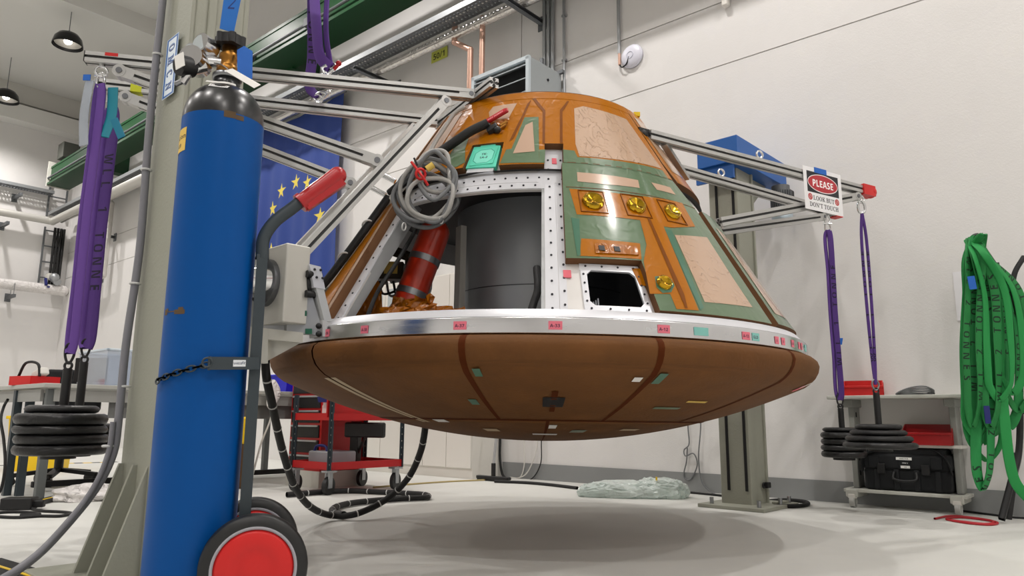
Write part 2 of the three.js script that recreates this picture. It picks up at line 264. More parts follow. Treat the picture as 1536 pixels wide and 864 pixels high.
pipeRun('foil wrapped pipe dropping with an elbow to the fan heater', [[-2.97, 4.5, 0.3], [-2.97, 4.28, 0.3], [-2.74, 4.12, 0.3], [-2.74, 3.5, 0.3]], 0.03, M.copper, o => part('valve', [ball(0.03, ...H(-2.8, 3.66, 0.34).toArray(), 0.6, 1.2, 1)], M.brass, o));
pipeRun('straight copper pipe dropping to the fan heater', [[-2.58, 4.4, 0.3], [-2.58, 3.6, 0.3]], 0.028, M.copper);
pipeRun('thick white pipe turning the corner onto the far end wall', [[-9, 4.34, 0.42], [-14.25, 4.34, 0.42], [-14.25, 4.34, 10]], 0.075, mat([206, 204, 198], 0.4, 0.3));
pipeRun('white lagged pipe low on the far end wall', [[-14.24, 2.97, 0.1], [-14.24, 2.97, 10]], 0.1, M.bagWhite);
pipeRun('foil riser pipe left of the lift column', [[-11.9, 4.3, 0.22], [-11.9, 3.0, 0.22], [-12.6, 2.9, 0.22]], 0.07, M.foil);
pipeRun('second foil riser pipe by the sling', [[-12.25, 4.3, 0.22], [-12.25, 3.0, 0.22]], 0.05, M.foil);
for (const [s, h, len, why] of [[-2.06, 4.28, 0.62, 'carrying the tray above the fan heater'], [-4.2, 4.28, 0.62, 'carrying the tray beside the flag'], [-9.6, 4.28, 0.62, 'carrying the tray left of the lift column'], [-12.1, 3.75, 0.5, 'holding the foil risers'], [-12.5, 3.02, 0.4, 'under the foil risers']]) {
  const o = thing('wall_bracket', 'slotted grey steel bracket ' + why, 'bracket', H(s, h, 0), HALL_TURN);
  part('arm', [box(0.045, 0.006, len, 0, 0.02, len / 2), box(0.045, 0.006, len, 0, -0.02, len / 2), box(0.004, 0.045, len, -0.02, 0, len / 2)], M.galvDark, o); part('foot_plate', rbox(0.11, 0.15, 0.012, 0.004, 0, 0, 0.006), M.galvDark, o);
}
for (const [d, h] of [[1.05, 4.72], [1.2, 4.12], [0.95, 2.75]]) { const o = thing('wall_bracket', h > 4.5 ? 'short grey bracket under the far wall tray' : h > 4 ? 'short grey bracket under the white far wall pipe' : 'grey bracket with threaded rods under the lagged pipe', 'bracket', H(S0, h, d), HALL_TURN); part('arm', box(0.42, 0.06, 0.05, 0.21, 0, 0), M.galvDark, o); part('foot_plate', box(0.012, 0.16, 0.1, 0.006, 0, 0), M.galvDark, o); if (h < 3) for (const x of [0.16, 0.36]) part('threaded_rod', cyl(0.006, 0.006, 0.22, x, 0.13, 0), M.steel, o); }
// ladder racks in the corner with thick black cables
function ladder(label, d, h0, h1, cables) {
  const o = thing('cable_ladder', label, 'cable ladder', H(S0 + 0.06, h0, d), HALL_TURN); const L = h1 - h0;
  for (const z of [-0.16, 0.16]) part('side_rail', box(0.03, L, 0.03, 0, L / 2, z), M.galvDark, o);
  for (let y = 0.12; y < L; y += 0.32) part('rung', box(0.02, 0.025, 0.32, 0, y, 0), M.galvDark, o);
  if (cables) { const c = siteThing('cable_bundle', 'thick black cables clipped to the corner ladder rack', 'cables', H(S0 + 0.12, h0, d - 0.1)); for (let k = 0; k < 4; k++) part('cable', rod(H(S0 + 0.12, h0 - 0.05, d - 0.12 + k * 0.055 - 0.05), H(S0 + 0.12, h1, d - 0.12 + k * 0.055 - 0.05), 0.025, 8), M.cableBlack, c); }
}
ladder('grey ladder rack below the white corner pipe, cables beside it', 0.32, 3.1, 4.25, true);
ladder('grey ladder rack above the white corner pipe', 0.32, 4.45, 5.2, false);
{ const o = thing('pipe_valve', 'blue and silver pipe valve assembly on the lagged corner pipe', 'valve', H(-14.2, 3.1, 0.25), HALL_TURN);
  part('body', [cyl(0.07, 0.07, 0.2, 0, 0.05, 0, 0, 0, 1.2), ball(0.09, 0.06, 0.1, 0.05)], M.galv, o); part('cover', [rbox(0.16, 0.12, 0.12, 0.02, -0.04, 0.12, 0.1)], M.offwhite, o); part('handle', [box(0.05, 0.16, 0.04, 0.02, 0, 0.18, 0, 0, 0.5), box(0.2, 0.03, 0.04, 0, -0.1, 0.14)], M.navy, o); }
{ const o = thing('black_bracket', 'dark square block standing on the crane rail by the end wall', 'block', H(-13.5, 5.42, 0.5), HALL_TURN); part('block', rbox(0.3, 0.32, 0.3, 0.02, 0, 0.16, 0), mat([78, 80, 74], 0.7), o); }
// conduits down the panel wall
[[-2.02, 7, 3.66], [-1.97, 7, 3.66], [-1.92, 7, 3.66]].forEach(([s, a, b]) => { const o = thing('conduit', 'one of three parallel grey conduits above the fan heater', 'conduit', H(s, b, 0.03), HALL_TURN, 'three conduits above the fan heater'); part('conduit_tube', cyl(0.018, 0.018, a - b, 0, (a - b) / 2, 0), M.galv, o); });
{ const o = thing('conduit', 'single pale conduit beside the fan heater', 'conduit', H(-1.79, 3.3, 0.025), HALL_TURN); part('conduit_tube', cyl(0.013, 0.013, 3.7, 0, 1.85, 0), M.galv, o); for (const y of [0.5, 0.95, 1.4]) part('clip', box(0.045, 0.02, 0.03, 0, y, -0.005), M.galv, o); }
{ const o = thing('conduit', 'thin grey conduit ending beside the round access point', 'conduit', H(-1.19, 3.56, 0.025), HALL_TURN); part('conduit_tube', cyl(0.014, 0.014, 3.4, 0, 1.8, 0), M.galv, o); part('copper_end', cyl(0.012, 0.012, 0.13, 0, 0.06, 0), M.copper, o); part('cable_tail', tube([V(0, 0, 0), V(0.03, -0.04, 0.01), V(0.08, -0.03, 0.02), V(0.11, 0.03, 0.02)], 0.006, 20), M.black, o); }
{ const o = thing('access_point', 'round white wireless access point on the panel wall', 'access point', H(-1.07, 3.6, 0.0), HALL_TURN); const g = lathe([[0, 0.05], [0.05, 0.048], [0.09, 0.036], [0.106, 0.018], [0.104, 0], [0, 0]], 40); g.rotateX(Math.PI / 2); part('housing', g, mat([220, 220, 232], 0.4), o); part('ring_mark', torus(0.03, 0.003, 0, 0, 0.05), mat([196, 198, 214], 0.4), o); }
{ const o = thing('wall_spotlight_bracket', 'small white fixture high on the panel wall', 'fixture', H(-0.2, 3.78, 0.03), HALL_TURN); part('housing', rbox(0.05, 0.12, 0.06, 0.012), M.white, o); part('cap', rbox(0.03, 0.05, 0.05, 0.01, 0.045, 0.03, 0), M.white, o); }
{ const o = thing('number_sign', 'yellow-green number sign 50/1 on the panel wall', 'sign', H(-3.5, 4.44, 0.012), HALL_TURN); part('sign_plate', plateGeo(0.25, 0.13, 0.004), printed(textPrint(256, 132, '#c9cf5e', '#2c3214', [['50/1', 96, 128, 70]])), o, { uv: true }); }
{ // fan heater
  const o = thing('fan_heater', 'grey sheet metal fan heater with slanted louvres on the panel wall', 'heater', H(-2.16, 3.0, 0.04), HALL_TURN), w = 0.68, h = 0.66, d = 0.46;
  part('casing', [box(0.012, h, d, -w / 2, h / 2, d / 2), box(0.012, h, d, w / 2, h / 2, d / 2), box(w, 0.012, d, 0, h, d / 2), box(w, 0.012, d, 0, 0, d / 2), box(w, h, 0.012, 0, h / 2, 0.006)], M.heater, o);
  part('front_frame', [box(w + 0.02, 0.035, 0.03, 0, h - 0.01, d), box(w + 0.02, 0.035, 0.03, 0, 0.01, d), box(0.035, h, 0.03, w / 2 - 0.008, h / 2, d), box(0.035, h, 0.03, -w / 2 + 0.008, h / 2, d)], M.louver, o);
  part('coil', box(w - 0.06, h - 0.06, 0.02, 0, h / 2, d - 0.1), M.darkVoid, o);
  for (let k = 0; k < 5; k++) part('louvre', rbox(w - 0.06, 0.008, 0.07, 0.003, 0, 0.1 + k * 0.125, d - 0.01, 0.55), M.louver, o);
  part('suspension', [box(0.03, 0.12, 0.03, -0.28, h + 0.04, 0.2), box(0.03, 0.12, 0.03, 0.28, h + 0.04, 0.2), box(w + 0.1, 0.03, 0.03, 0, h + 0.01, 0.02), box(0.1, 0.3, 0.02, w / 2 + 0.02, 0.3, 0.03)], M.galvDark, o); part('screw', cyl(0.012, 0.012, 0.012, w / 2 + 0.008, h - 0.13, 0.2, 0, 0, Math.PI / 2), M.rivet, o);
}
{ // EU flag hung upright, twelve printed stars
  const o = thing('flag', 'blue European flag with a ring of gold stars hung on the panel wall', 'flag', H(-6.07, 1.5, 0.07), HALL_TURN), w = 1.95, h = 2.95;
  const t = print(512, 774, (x, W, Hh) => { x.fillStyle = '#2e4690'; x.fillRect(0, 0, W, Hh); x.fillStyle = '#e8d25a'; for (let k = 0; k < 12; k++) { const a = k / 12 * Math.PI * 2, cx = W / 2 + Math.cos(a) * 150, cy = Hh / 2 + Math.sin(a) * 150; x.beginPath(); for (let j = 0; j < 10; j++) { const r = j % 2 ? 11.5 : 30, b = -Math.PI / 2 + j * Math.PI / 5; const px = cx + Math.cos(b) * r, py = cy + Math.sin(b) * r; j ? x.lineTo(px, py) : x.moveTo(px, py); } x.closePath(); x.fill(); } });
  const g = new THREE.PlaneGeometry(w, h, 90, 60), p = g.attributes.position;
  for (let i = 0; i < p.count; i++) { const x = p.getX(i) / w + 0.5, y = p.getY(i) / h + 0.5, f = 1.15 - y; p.setZ(i, 0.03 + f * (0.028 * Math.sin(x * 19 + y * 2.2) + 0.018 * Math.sin(x * 41 - y * 3) + 0.012 * Math.sin(x * 9 + y * 7))); p.setY(i, p.getY(i) + h / 2 - 0.05 * Math.sin(x * Math.PI) * y); }
  g.computeVertexNormals(); part('cloth', g, new THREE.MeshPhysicalMaterial({ map: t, roughness: 0.8, side: THREE.DoubleSide, sheen: 0.3 }), o, { uv: true });
  part('hanging_rod', rod(V(-w / 2 - 0.04, h, 0.03), V(w / 2 + 0.04, h, 0.03), 0.012, 10), M.galvDark, o);
}
// ================================================================ THE CAPSULE (cone frame: angle in degrees from the viewer's side, height in metres)
const CAP = V(0.135, 0, -3.57), YA = 0.85, RA = 1.19, YB = 1.948, RB = 0.52, KC = (RB - RA) / (YB - YA), NR = 1 / Math.hypot(1, KC), NY = -KC / Math.hypot(1, KC);
function conePt(th, y, off) { const r = RA + KC * (y - YA) + off * NR, a = R(th); return V(r * Math.sin(a), y + off * NY, r * Math.cos(a)); }
const coneN = th => V(NR * Math.sin(R(th)), NY, NR * Math.cos(R(th)));
function clipHalf(poly, t, keepGreater) { const out = []; for (let i = 0; i < poly.length; i++) { const a = poly[i], b = poly[(i + 1) % poly.length], ia = keepGreater ? a[0] >= t : a[0] <= t, ib = keepGreater ? b[0] >= t : b[0] <= t; if (ia) out.push(a); if (ia !== ib) { const k = (t - a[0]) / (b[0] - a[0]); out.push([t, a[1] + (b[1] - a[1]) * k]); } } return out; }
function coneFace(poly, off) {
  const P = [], N = [], U = [], ths = poly.map(p => p[0]), t0 = Math.min(...ths), t1 = Math.max(...ths), n = Math.max(1, Math.ceil((t1 - t0) / 4));
  for (let i = 0; i < n; i++) {
    const c = clipHalf(clipHalf(poly, t0 + (t1 - t0) * i / n, true), t0 + (t1 - t0) * (i + 1) / n, false); if (c.length < 3) continue;
    const pts = c.map(p => new THREE.Vector2(p[0], p[1] * 60));
    for (const f0 of THREE.ShapeUtils.triangulateShape(pts, [])) for (const k of (THREE.ShapeUtils.area(f0.map(j => pts[j])) > 0 ? f0 : [f0[0], f0[2], f0[1]])) { const [th, y] = c[k], q = conePt(th, y, off), m = coneN(th); P.push(q.x, q.y, q.z); N.push(m.x, m.y, m.z); U.push(R(th) * 0.9, y * 1.2); }
  }
  const g = new THREE.BufferGeometry(); g.setAttribute('position', new THREE.Float32BufferAttribute(P, 3)); g.setAttribute('normal', new THREE.Float32BufferAttribute(N, 3)); g.setAttribute('uv', new THREE.Float32BufferAttribute(U, 2)); return g;
}
function coneSide(poly, o0, o1) {
  const P = []; for (let i = 0; i < poly.length; i++) { const a = poly[i], b = poly[(i + 1) % poly.length], n = Math.max(1, Math.ceil(Math.abs(b[0] - a[0]) / 4)); for (let k = 0; k < n; k++) { const L = t => [a[0] + (b[0] - a[0]) * t, a[1] + (b[1] - a[1]) * t], p = L(k / n), q = L((k + 1) / n); const A = conePt(...p, o1), B = conePt(...q, o1), C = conePt(...q, o0), D = conePt(...p, o0); for (const v of [A, C, B, A, D, C]) P.push(v.x, v.y, v.z); } }
  const g = new THREE.BufferGeometry(); g.setAttribute('position', new THREE.Float32BufferAttribute(P, 3)); g.computeVertexNormals(); return g;
}
const coneSlab = (poly, o0, o1) => [coneFace(poly, o1), coneFace(poly, o0), norm(coneSide(poly, o0, o1))].map(norm);
const rect = (t0, t1, y0, y1) => [[t0, y0], [t1, y0], [t1, y1], [t0, y1]];
const capsule = thing('space_capsule', 'cone shaped space capsule with amber taped panels and a brown heat shield', 'capsule', CAP, 0); capsule.rotation.z = -0.008;
{
  // ---- heat shield: twelve cork gores, central cap, seam strips
  const prof = (r0, r1, off, n) => { const sag = 0.25, rc = 1.19, yc = 0.668, SR = (rc * rc + sag * sag) / (2 * sag), o = []; for (let i = 0; i <= n; i++) { const r = r0 + (r1 - r0) * i / n; o.push([r, yc - sag + SR - Math.sqrt(SR * SR - r * r) + off]); } return o; };
  const rim = [[1.212, 0.684], [1.232, 0.704], [1.245, 0.728], [1.25, 0.752], [1.244, 0.77], [1.228, 0.784], [1.19, 0.792]];
  const gore = [...prof(0.754, 1.19, 0, 14), ...rim];
  for (let k = 0; k < 12; k++) part('heat_shield_gore', lathe(gore, 12, R(-14 + 30 * k + 0.22), R(30 - 0.44)), M.cork, capsule, k ? {} : { label: 'brown cork heat shield segment' });
  part('heat_shield_cap', lathe([...prof(0, 0.748, 0, 16), [0.748, 0.62]], 72), M.cork, capsule, { label: 'round brown cork centre of the heat shield' });
  part('heat_shield_backing', lathe([...prof(0, 1.19, 0.014, 16), [1.2, 0.76], [1.18, 0.79], [0.4, 0.79]], 72), M.corkSeam, capsule);
  const sealSeam = (th, w, r0, r1) => { const g = lathe(r1 > 1.19 ? [...prof(r0, 1.19, -0.0015, 10), ...rim.map(p => [p[0] + 0.0015, p[1]])] : prof(r0, r1, -0.0015, 10), 2, R(th - w / 2), R(w)); return g; };
  for (const th of [-14, 16, 46]) part('seam_seal', sealSeam(th, 1.05, 0.76, 1.25), M.corkSeam, capsule);
  part('seam_seal', lathe(prof(0.742, 0.762, -0.0016, 2), 72), M.corkSeam, capsule); for (const th of [0, -62, 62]) part('seam_seal', sealSeam(th, 1.0, 0.2, 0.748), M.corkSeam, capsule);
  for (const dth of [-1.1, 1.1]) part('pale_seam_tape', sealSeam(-44 + dth, 1.5, 0.7, 1.17), M.corkTape, capsule);
  const dishTag = (name, th, r, w, l, m) => part(name, lathe(prof(r - l / 2, r + l / 2, -0.003, 3), 3, R(th) - w / 2 / r, w / r), m, capsule);
  dishTag('sensor_plate', 0.5, 0.965, 0.075, 0.09, M.blackPl); dishTag('tape_cross', 0.5, 0.965, 0.02, 0.19, M.corkSeam);
  for (const [th, r, w, l, m] of [[-12.2, 1.19, 0.026, 0.05, M.greendark], [17.6, 1.17, 0.03, 0.07, M.greendark], [13.8, 1.16, 0.03, 0.03, M.paper], [-16.5, 0.96, 0.03, 0.05, M.greendark], [28, 0.93, 0.12, 0.02, M.green], [33, 1.0, 0.1, 0.015, M.kraftYellow], [-22, 0.58, 0.06, 0.05, M.corkTape], [13, 0.58, 0.06, 0.05, M.green], [0, 0.5, 0.1, 0.03, M.paper], [34, 0.62, 0.09, 0.03, M.corkTape], [-35, 0.73, 0.06, 0.04, M.paper], [2, 0.66, 0.03, 0.06, M.paper], [62, 1.2, 0.025, 0.05, M.paper]]) dishTag('tape_tag', th, r, w, l, m);
  dishTag('tape_tag', 62, 1.17, 0.05, 0.05, M.pinkTape);
  // ---- polished ring and its riveted flange
  part('base_ring', lathe([[1.16, 0.79], [1.205, 0.792], [1.208, 0.796], [1.206, 0.843], [1.202, 0.848], [1.16, 0.85], [1.1, 0.85]], 120), M.aluBright, capsule, { label: 'polished aluminium base ring' });
  part('ring_flange', lathe([[1.196, 0.849], [1.17, 0.878], [1.15, 0.88], [1.1, 0.86]], 120), M.hullStrip, capsule);
  const ringLabel = (th, w, bg, txt, y = 0.819, h = 0.028) => { const t = textPrint(96, 64, bg, '#2a1030', [[txt, 34, 46, 34]]); const m = part('ring_label', lathe([[1.2085, y - h / 2], [1.2082, y + h / 2]], 3, R(th) - w / 2 / 1.2, w / 1.2), printed(t), capsule, { uv: true }); return m; };
  const PK = '#e8788a', TL = '#86c8c0';
  for (const [th, w, bg, t] of [[-43, 0.04, PK, 'A-36'], [-33, 0.035, PK, 'A-38'], [-15, 0.045, PK, 'A-37'], [0, 0.045, PK, 'A-33'], [17.5, 0.045, PK, 'A-12'], [24.5, 0.06, TL, ''], [34.6, 0.042, PK, 'A-13'], [37.2, 0.042, TL, 'GLD'], [44, 0.03, PK, 'A'], [46.5, 0.03, PK, 'B'], [51, 0.03, PK, 'A-14'], [55, 0.025, PK, 'C'], [57, 0.025, PK, 'D'], [61, 0.05, TL, '']]) ringLabel(th, w, bg, t);
  // ---- aluminium hull panels around the openings
  const hull = (poly, name = 'hull_panel', m = M.hull) => part(name, coneSlab(poly, -0.045, -0.032), m, capsule);
  hull(rect(-1.6, 5.6, 0.86, 1.64)); hull(rect(5.6, 17.2, 0.86, 0.9)); hull(rect(5.6, 17.2, 1.068, 1.64)); hull(rect(17.2, 60, 0.86, 1.64)); hull(rect(60, 140, 0.86, 1.64)); hull(rect(140, 210, 0.86, 1.64));
  hull([[-94, 0.86], [-44, 0.86], [-47, 1.42], [-47, 1.64], [-94, 1.64]]); hull(rect(-47, -1.6, 1.42, 1.64)); hull(rect(-150, -94, 1.42, 1.64));
  for (let k = 0; k < 6; k++) hull(rect(-94 + k * 60, -34 + k * 60, 1.64, 1.945), 'hull_panel');
  part('top_closure', [cyl(0.5, 0.5, 0.03, 0, 1.935, 0, 0, 0, 0, 64), torus(0.5, 0.012, 0, 1.948, 0, Math.PI / 2, 0, 0, 8, 64)], M.tileEdge, capsule);
  // ---- door frame strips
  const strip = (poly, o = -0.028) => part('door_frame_strip', coneSlab(poly, -0.034, o), M.hullStrip, capsule);
  strip([[-1.5, 0.872], [0.9, 0.872], [1.3, 1.45], [-1.6, 1.45]]); strip([[1.0, 0.872], [2.3, 0.872], [3.6, 1.52], [1.4, 1.52]], -0.03);
  strip(rect(-46.8, -1.6, 1.422, 1.452)); strip(rect(-46.8, -1.6, 1.456, 1.505), -0.03); strip([[-1.5, 1.45], [3.9, 1.45], [4.4, 1.625], [-1.2, 1.625], [-1.6, 1.53], [-4, 1.5], [-4, 1.455]], -0.029);
  strip([[-46.2, 0.872], [-43.6, 0.872], [-46.6, 1.45], [-49.6, 1.45]]); strip(rect(-44, -1.6, 0.868, 0.889));
  // inner webs of the door jambs
  const web = (th, y0, y1, d, m) => { const a = conePt(th, y0, -0.03), b = conePt(th, y1, -0.03), c = conePt(th, y1, -0.03 - d), e = conePt(th, y0, -0.03 - d), g = new THREE.BufferGeometry(); const t = V(Math.cos(R(th)), 0, -Math.sin(R(th))).multiplyScalar(0.006); const P = []; const quad = (p, q, r2, s) => { for (const v of [p, q, r2, p, r2, s]) P.push(v.x, v.y, v.z); }; const A = [a, b, c, e].map(v => v.clone().add(t)), B = [a, b, c, e].map(v => v.clone().sub(t)); quad(...A); quad(...B); for (let i = 0; i < 4; i++) quad(A[i], A[(i + 1) % 4], B[(i + 1) % 4], B[i]); g.setAttribute('position', new THREE.Float32BufferAttribute(P, 3)); g.computeVertexNormals(); return part('jamb_web', g, m, capsule); };
  web(-45.4, 0.87, 1.44, 0.055, M.alu); web(-1.9, 0.87, 1.44, 0.05, M.alu); web(-94, 0.87, 1.44, 0.08, M.alu); web(-150, 0.87, 1.44, 0.08, M.alu);
  // ---- riveted window bezel
  const wy0 = 0.903, wy1 = 1.066; part('window_bezel', [...coneSlab(rect(5.2, 17.4, 1.052, 1.078), -0.034, -0.026), ...coneSlab(rect(5.2, 17.4, 0.892, 0.914), -0.034, -0.026), ...coneSlab([[5.2, 0.914], [6.3, 0.914], [6.5, 1.052], [5.3, 1.052]], -0.034, -0.026), ...coneSlab([[16.3, 0.914], [17.5, 0.914], [17.4, 1.052], [16.2, 1.052]], -0.034, -0.026)], M.hullStrip, capsule, { label: 'riveted aluminium window bezel' });
  part('bezel_corner', [[6.3, 0.914, 1, 1], [16.3, 0.914, -1, 1], [6.5, 1.052, 1, -1], [16.2, 1.052, -1, -1]].flatMap(([t, y, sx, sy]) => coneSlab([[t, y], [t + sx * 0.9, y], [t, y + sy * 0.016]], -0.034, -0.0262)), M.hullStrip, capsule);
  part('window_tape', coneSlab([[16.6, 1.0], [17.8, 1.0], [17.9, 1.07], [16.0, 1.07]], -0.026, -0.0245), M.amber, capsule);
  for (const [th, y] of [[1.6, 1.565], [2.7, 1.035]]) part('tape_tag', coneSlab(rect(th - 0.75, th + 0.75, y - 0.015, y + 0.015), -0.029, -0.0265), M.pinkTape, capsule);
  // rivets and screws
  const rv = []; const dot = (th, y, o = -0.0275, r = 0.0043) => { const g = new THREE.CylinderGeometry(r, r, 0.004, 8); const n = coneN(th), p = conePt(th, y, o); const q = new THREE.Quaternion().setFromUnitVectors(V(0, 1, 0), n); g.applyQuaternion(q); g.translate(p.x, p.y, p.z); rv.push(g); };
  for (let y = 0.9; y < 1.44; y += 0.053) { dot(-0.3 + (y - 0.9) * 0.3, y); dot(1.9 + (y - 0.9) * 1.4, y + 0.015, -0.029); dot(-44.9 - (y - 0.9) * 5.6, y); }
  for (let y = 1.47; y < 1.62; y += 0.05) { dot(3.6, y, -0.0285); dot(-0.4, y, -0.0285); }
  for (let th = -47; th < -3; th += 3.3) { dot(th, 1.437); dot(th + 1, 1.478, -0.0295); dot(th, 0.879); }
  for (let th = 4; th < 62; th += 2.6) dot(th, 0.876, -0.031); for (let th = 6.4; th < 17; th += 3.3) { dot(th, 0.902, -0.0255, 0.004); dot(th, 1.068, -0.0255, 0.004); } for (let y = 0.93; y < 1.05; y += 0.035) { dot(5.8, y, -0.0255, 0.004); dot(16.9, y, -0.0255, 0.004); }
  part('rivets', rv, M.rivet, capsule, { kind: 'stuff' });
  // ---- protection tiles: coloured face, brown cork edge
  const tile = (poly, m, o1 = 0, label) => { const t = part('protection_tile', coneFace(poly, o1), m, capsule, { uv: true, label }); part('cork_edge', coneSide(poly, -0.034, o1 - 0.0004), M.tileEdge, t); return t; };
  tile([[-61, 1.53], [-27.2, 1.532], [-27.2, 1.655], [-15.4, 1.65], [-15.2, 1.523], [-1.6, 1.52], [-1.5, 1.633], [4.7, 1.634], [4.1, 1.536], [44.4, 1.54], [44.4, 1.946], [-61, 1.946]], M.amber, 0, 'glossy amber taped upper tile');
  tile([[3.6, 1.53], [2.5, 1.078], [17.8, 1.085], [18.0, 0.888], [46.6, 0.888], [47.2, 1.395], [44.2, 1.534]], M.green, 0, 'green taped lower tile with amber bands');
  tile([[47.2, 1.535], [100, 1.535], [100, 1.946], [45.0, 1.946], [45.4, 1.63]], M.amber, 0.0); tile([[49.6, 0.892], [100, 0.9], [100, 1.4], [50.2, 1.4]], M.green, 0.004, 'green taped tile with a pink film stripe');
  tile([[-92, 0.89], [-47, 0.89], [-50.8, 1.42], [-55, 1.5], [-92, 1.5]], M.tan, 0.004, 'narrow tile taped amber and green'); tile(rect(-120, -62, 1.535, 1.946), M.amber, 0.004); tile(rect(102, 160, 0.9, 1.4), M.green); tile(rect(102, 160, 1.535, 1.946), M.amber); tile(rect(162, 208, 0.9, 1.4), M.tan); tile(rect(162, 238, 1.535, 1.946), M.tan);
  part('panel_joint', coneSlab([[4, 1.5295], [44.3, 1.5345], [44.3, 1.538], [4, 1.533]], -0.002, 0.0012), M.tileEdge, capsule); part('panel_joint', coneSlab([[4, 1.402], [47, 1.402], [47, 1.405], [4, 1.405]], -0.002, 0.001), M.tileEdge, capsule);
  part('top_band', coneSlab([[-61, 1.905], [44.4, 1.905], [44.4, 1.946], [-61, 1.946]], 0, 0.0012), M.amber, capsule);
  const PATCHES = [
  ["cork_patch","tan",1,[[-26.2,1.847],[-25.1,1.879],[-13.8,1.881],[-16.0,1.786],[-24.1,1.795]]],
  ["green_tape","green",1,[[-9.4,1.788],[-3.8,1.788],[-3.1,1.525],[-14.9,1.53],[-13.9,1.604],[-12.2,1.607]]],
  ["cork_patch","tan",2,[[-8.6,1.739],[-6.0,1.758],[-4.6,1.586],[-11.4,1.579]]],
  ["green_tape","green",1,[[-3.2,1.596],[-1.3,1.598],[-1.5,1.524],[-3.1,1.525]]],
  ["amber_strip","amberdark",1,[[-7.1,1.905],[-5.6,1.908],[-1.1,1.828],[-1.4,1.629],[-2.2,1.63],[-2.2,1.82]]],
  ["amber_strip","amberdark",1,[[4.9,1.822],[6.0,1.823],[9.8,1.892],[9.0,1.895],[5.0,1.833]]],
  ["amber_strip","amberdark",1,[[4.9,1.822],[6.0,1.823],[4.5,1.636],[3.6,1.636]]],
  ["amber_strip","amberdark",1,[[-9.0,1.873],[-7.3,1.899],[-12.3,1.666],[-13.6,1.648]]],
  ["green_tape","green",1,[[4.4,1.6],[8.0,1.597],[8.6,1.562],[21.9,1.566],[41.5,1.577],[41.8,1.532],[19.1,1.528],[4.1,1.53]]],
  ["cork_film","film",1,[[11.4,1.85],[15.9,1.871],[25.9,1.862],[38.4,1.853],[41.6,1.587],[22.1,1.574],[9.3,1.568],[8.8,1.635]]],
  ["green_tape","green",1,[[-29.7,1.643],[-30.4,1.704],[-35.0,1.718],[-35.9,1.585],[-29.9,1.539],[-27.1,1.559]]],
  ["pink_patch","tan",1,[[7.6,1.481],[19.6,1.479],[26.5,1.477],[25.7,1.435],[14.4,1.429],[7.3,1.433]]],
  ["pink_patch","tan",1,[[31.4,1.48],[39.5,1.482],[40.1,1.446],[32.2,1.445]]],
  ["amber_tape","amber",1,[[4.8,1.394],[19.6,1.388],[40.8,1.408],[39.8,1.29],[30.2,1.256],[27.0,1.254],[25.0,1.269],[20.3,1.269],[5.8,1.271]]],
  ["amber_tape","amber",1,[[6.0,1.163],[18.9,1.159],[17.9,1.089],[5.2,1.088]]],
  ["amber_tape","amber",1,[[21.4,1.279],[28.2,1.284],[27.5,1.254],[26.0,0.899],[21.3,0.897],[21.3,0.955],[17.1,0.949],[18.2,1.081],[20.4,1.157]]],
  ["amber_strip","amberdark",2,[[23.6,1.285],[24.4,1.285],[24.3,0.958],[23.7,0.903],[23.2,0.904]]],
  ["cork_film","film",1,[[29.7,1.221],[42.4,1.249],[42.2,1.084],[42.5,0.945],[34.8,0.94],[28.4,0.936]]],
  ["green_tape","greendark",2,[[19.4,1.02],[20.8,1.025],[22.9,1.017],[23.0,0.99],[21.6,0.961],[19.7,0.955],[18.9,0.977]]],
  ["green_tape","greendark",1,[[27.5,1.246],[29.5,1.243],[27.5,0.913],[26.4,0.9]]],
  ["green_tape","greendark",1,[[4.4,1.256],[6.2,1.251],[5.4,1.09],[4.7,1.087]]]];
  for (const [name, m, lift, poly] of PATCHES) part(name, coneFace(poly, 0.0012 * lift), M[m], capsule, { uv: true });
  for (const [poly, m] of [[[[-72, 0.9], [-64, 0.9], [-64, 1.48], [-72, 1.48]], M.amber], [[[-55, 0.9], [-48.5, 0.9], [-52, 1.42], [-58, 1.46]], M.amber], [[[-63.5, 0.95], [-57, 0.95], [-57, 1.04], [-63.5, 1.06]], M.greendark], [[[-70, 1.4], [-54, 1.4], [-56, 1.48], [-70, 1.48]], M.green]]) part('side_tape', coneFace(poly, 0.0058), m, capsule, { uv: true });
  for (const [poly, m] of [[[[52, 0.94], [62, 0.94], [62, 1.3], [53, 1.33]], M.film], [[[49, 1.6], [60, 1.6], [60, 1.9], [48, 1.9]], M.film]]) part('cork_film', coneFace(poly, poly[0][1] > 1.5 ? 0.0015 : 0.0055), m, capsule, { uv: true });
  for (const [poly, m] of [[rect(-60, -44, 1.7, 1.9), M.tan], [rect(-58, -48, 1.56, 1.66), M.greendark], [[[-43, 1.54], [-37, 1.54], [-37, 1.72], [-43, 1.76]], M.film]]) part('side_tape', coneFace(poly, 0.0014), m, capsule, { uv: true });
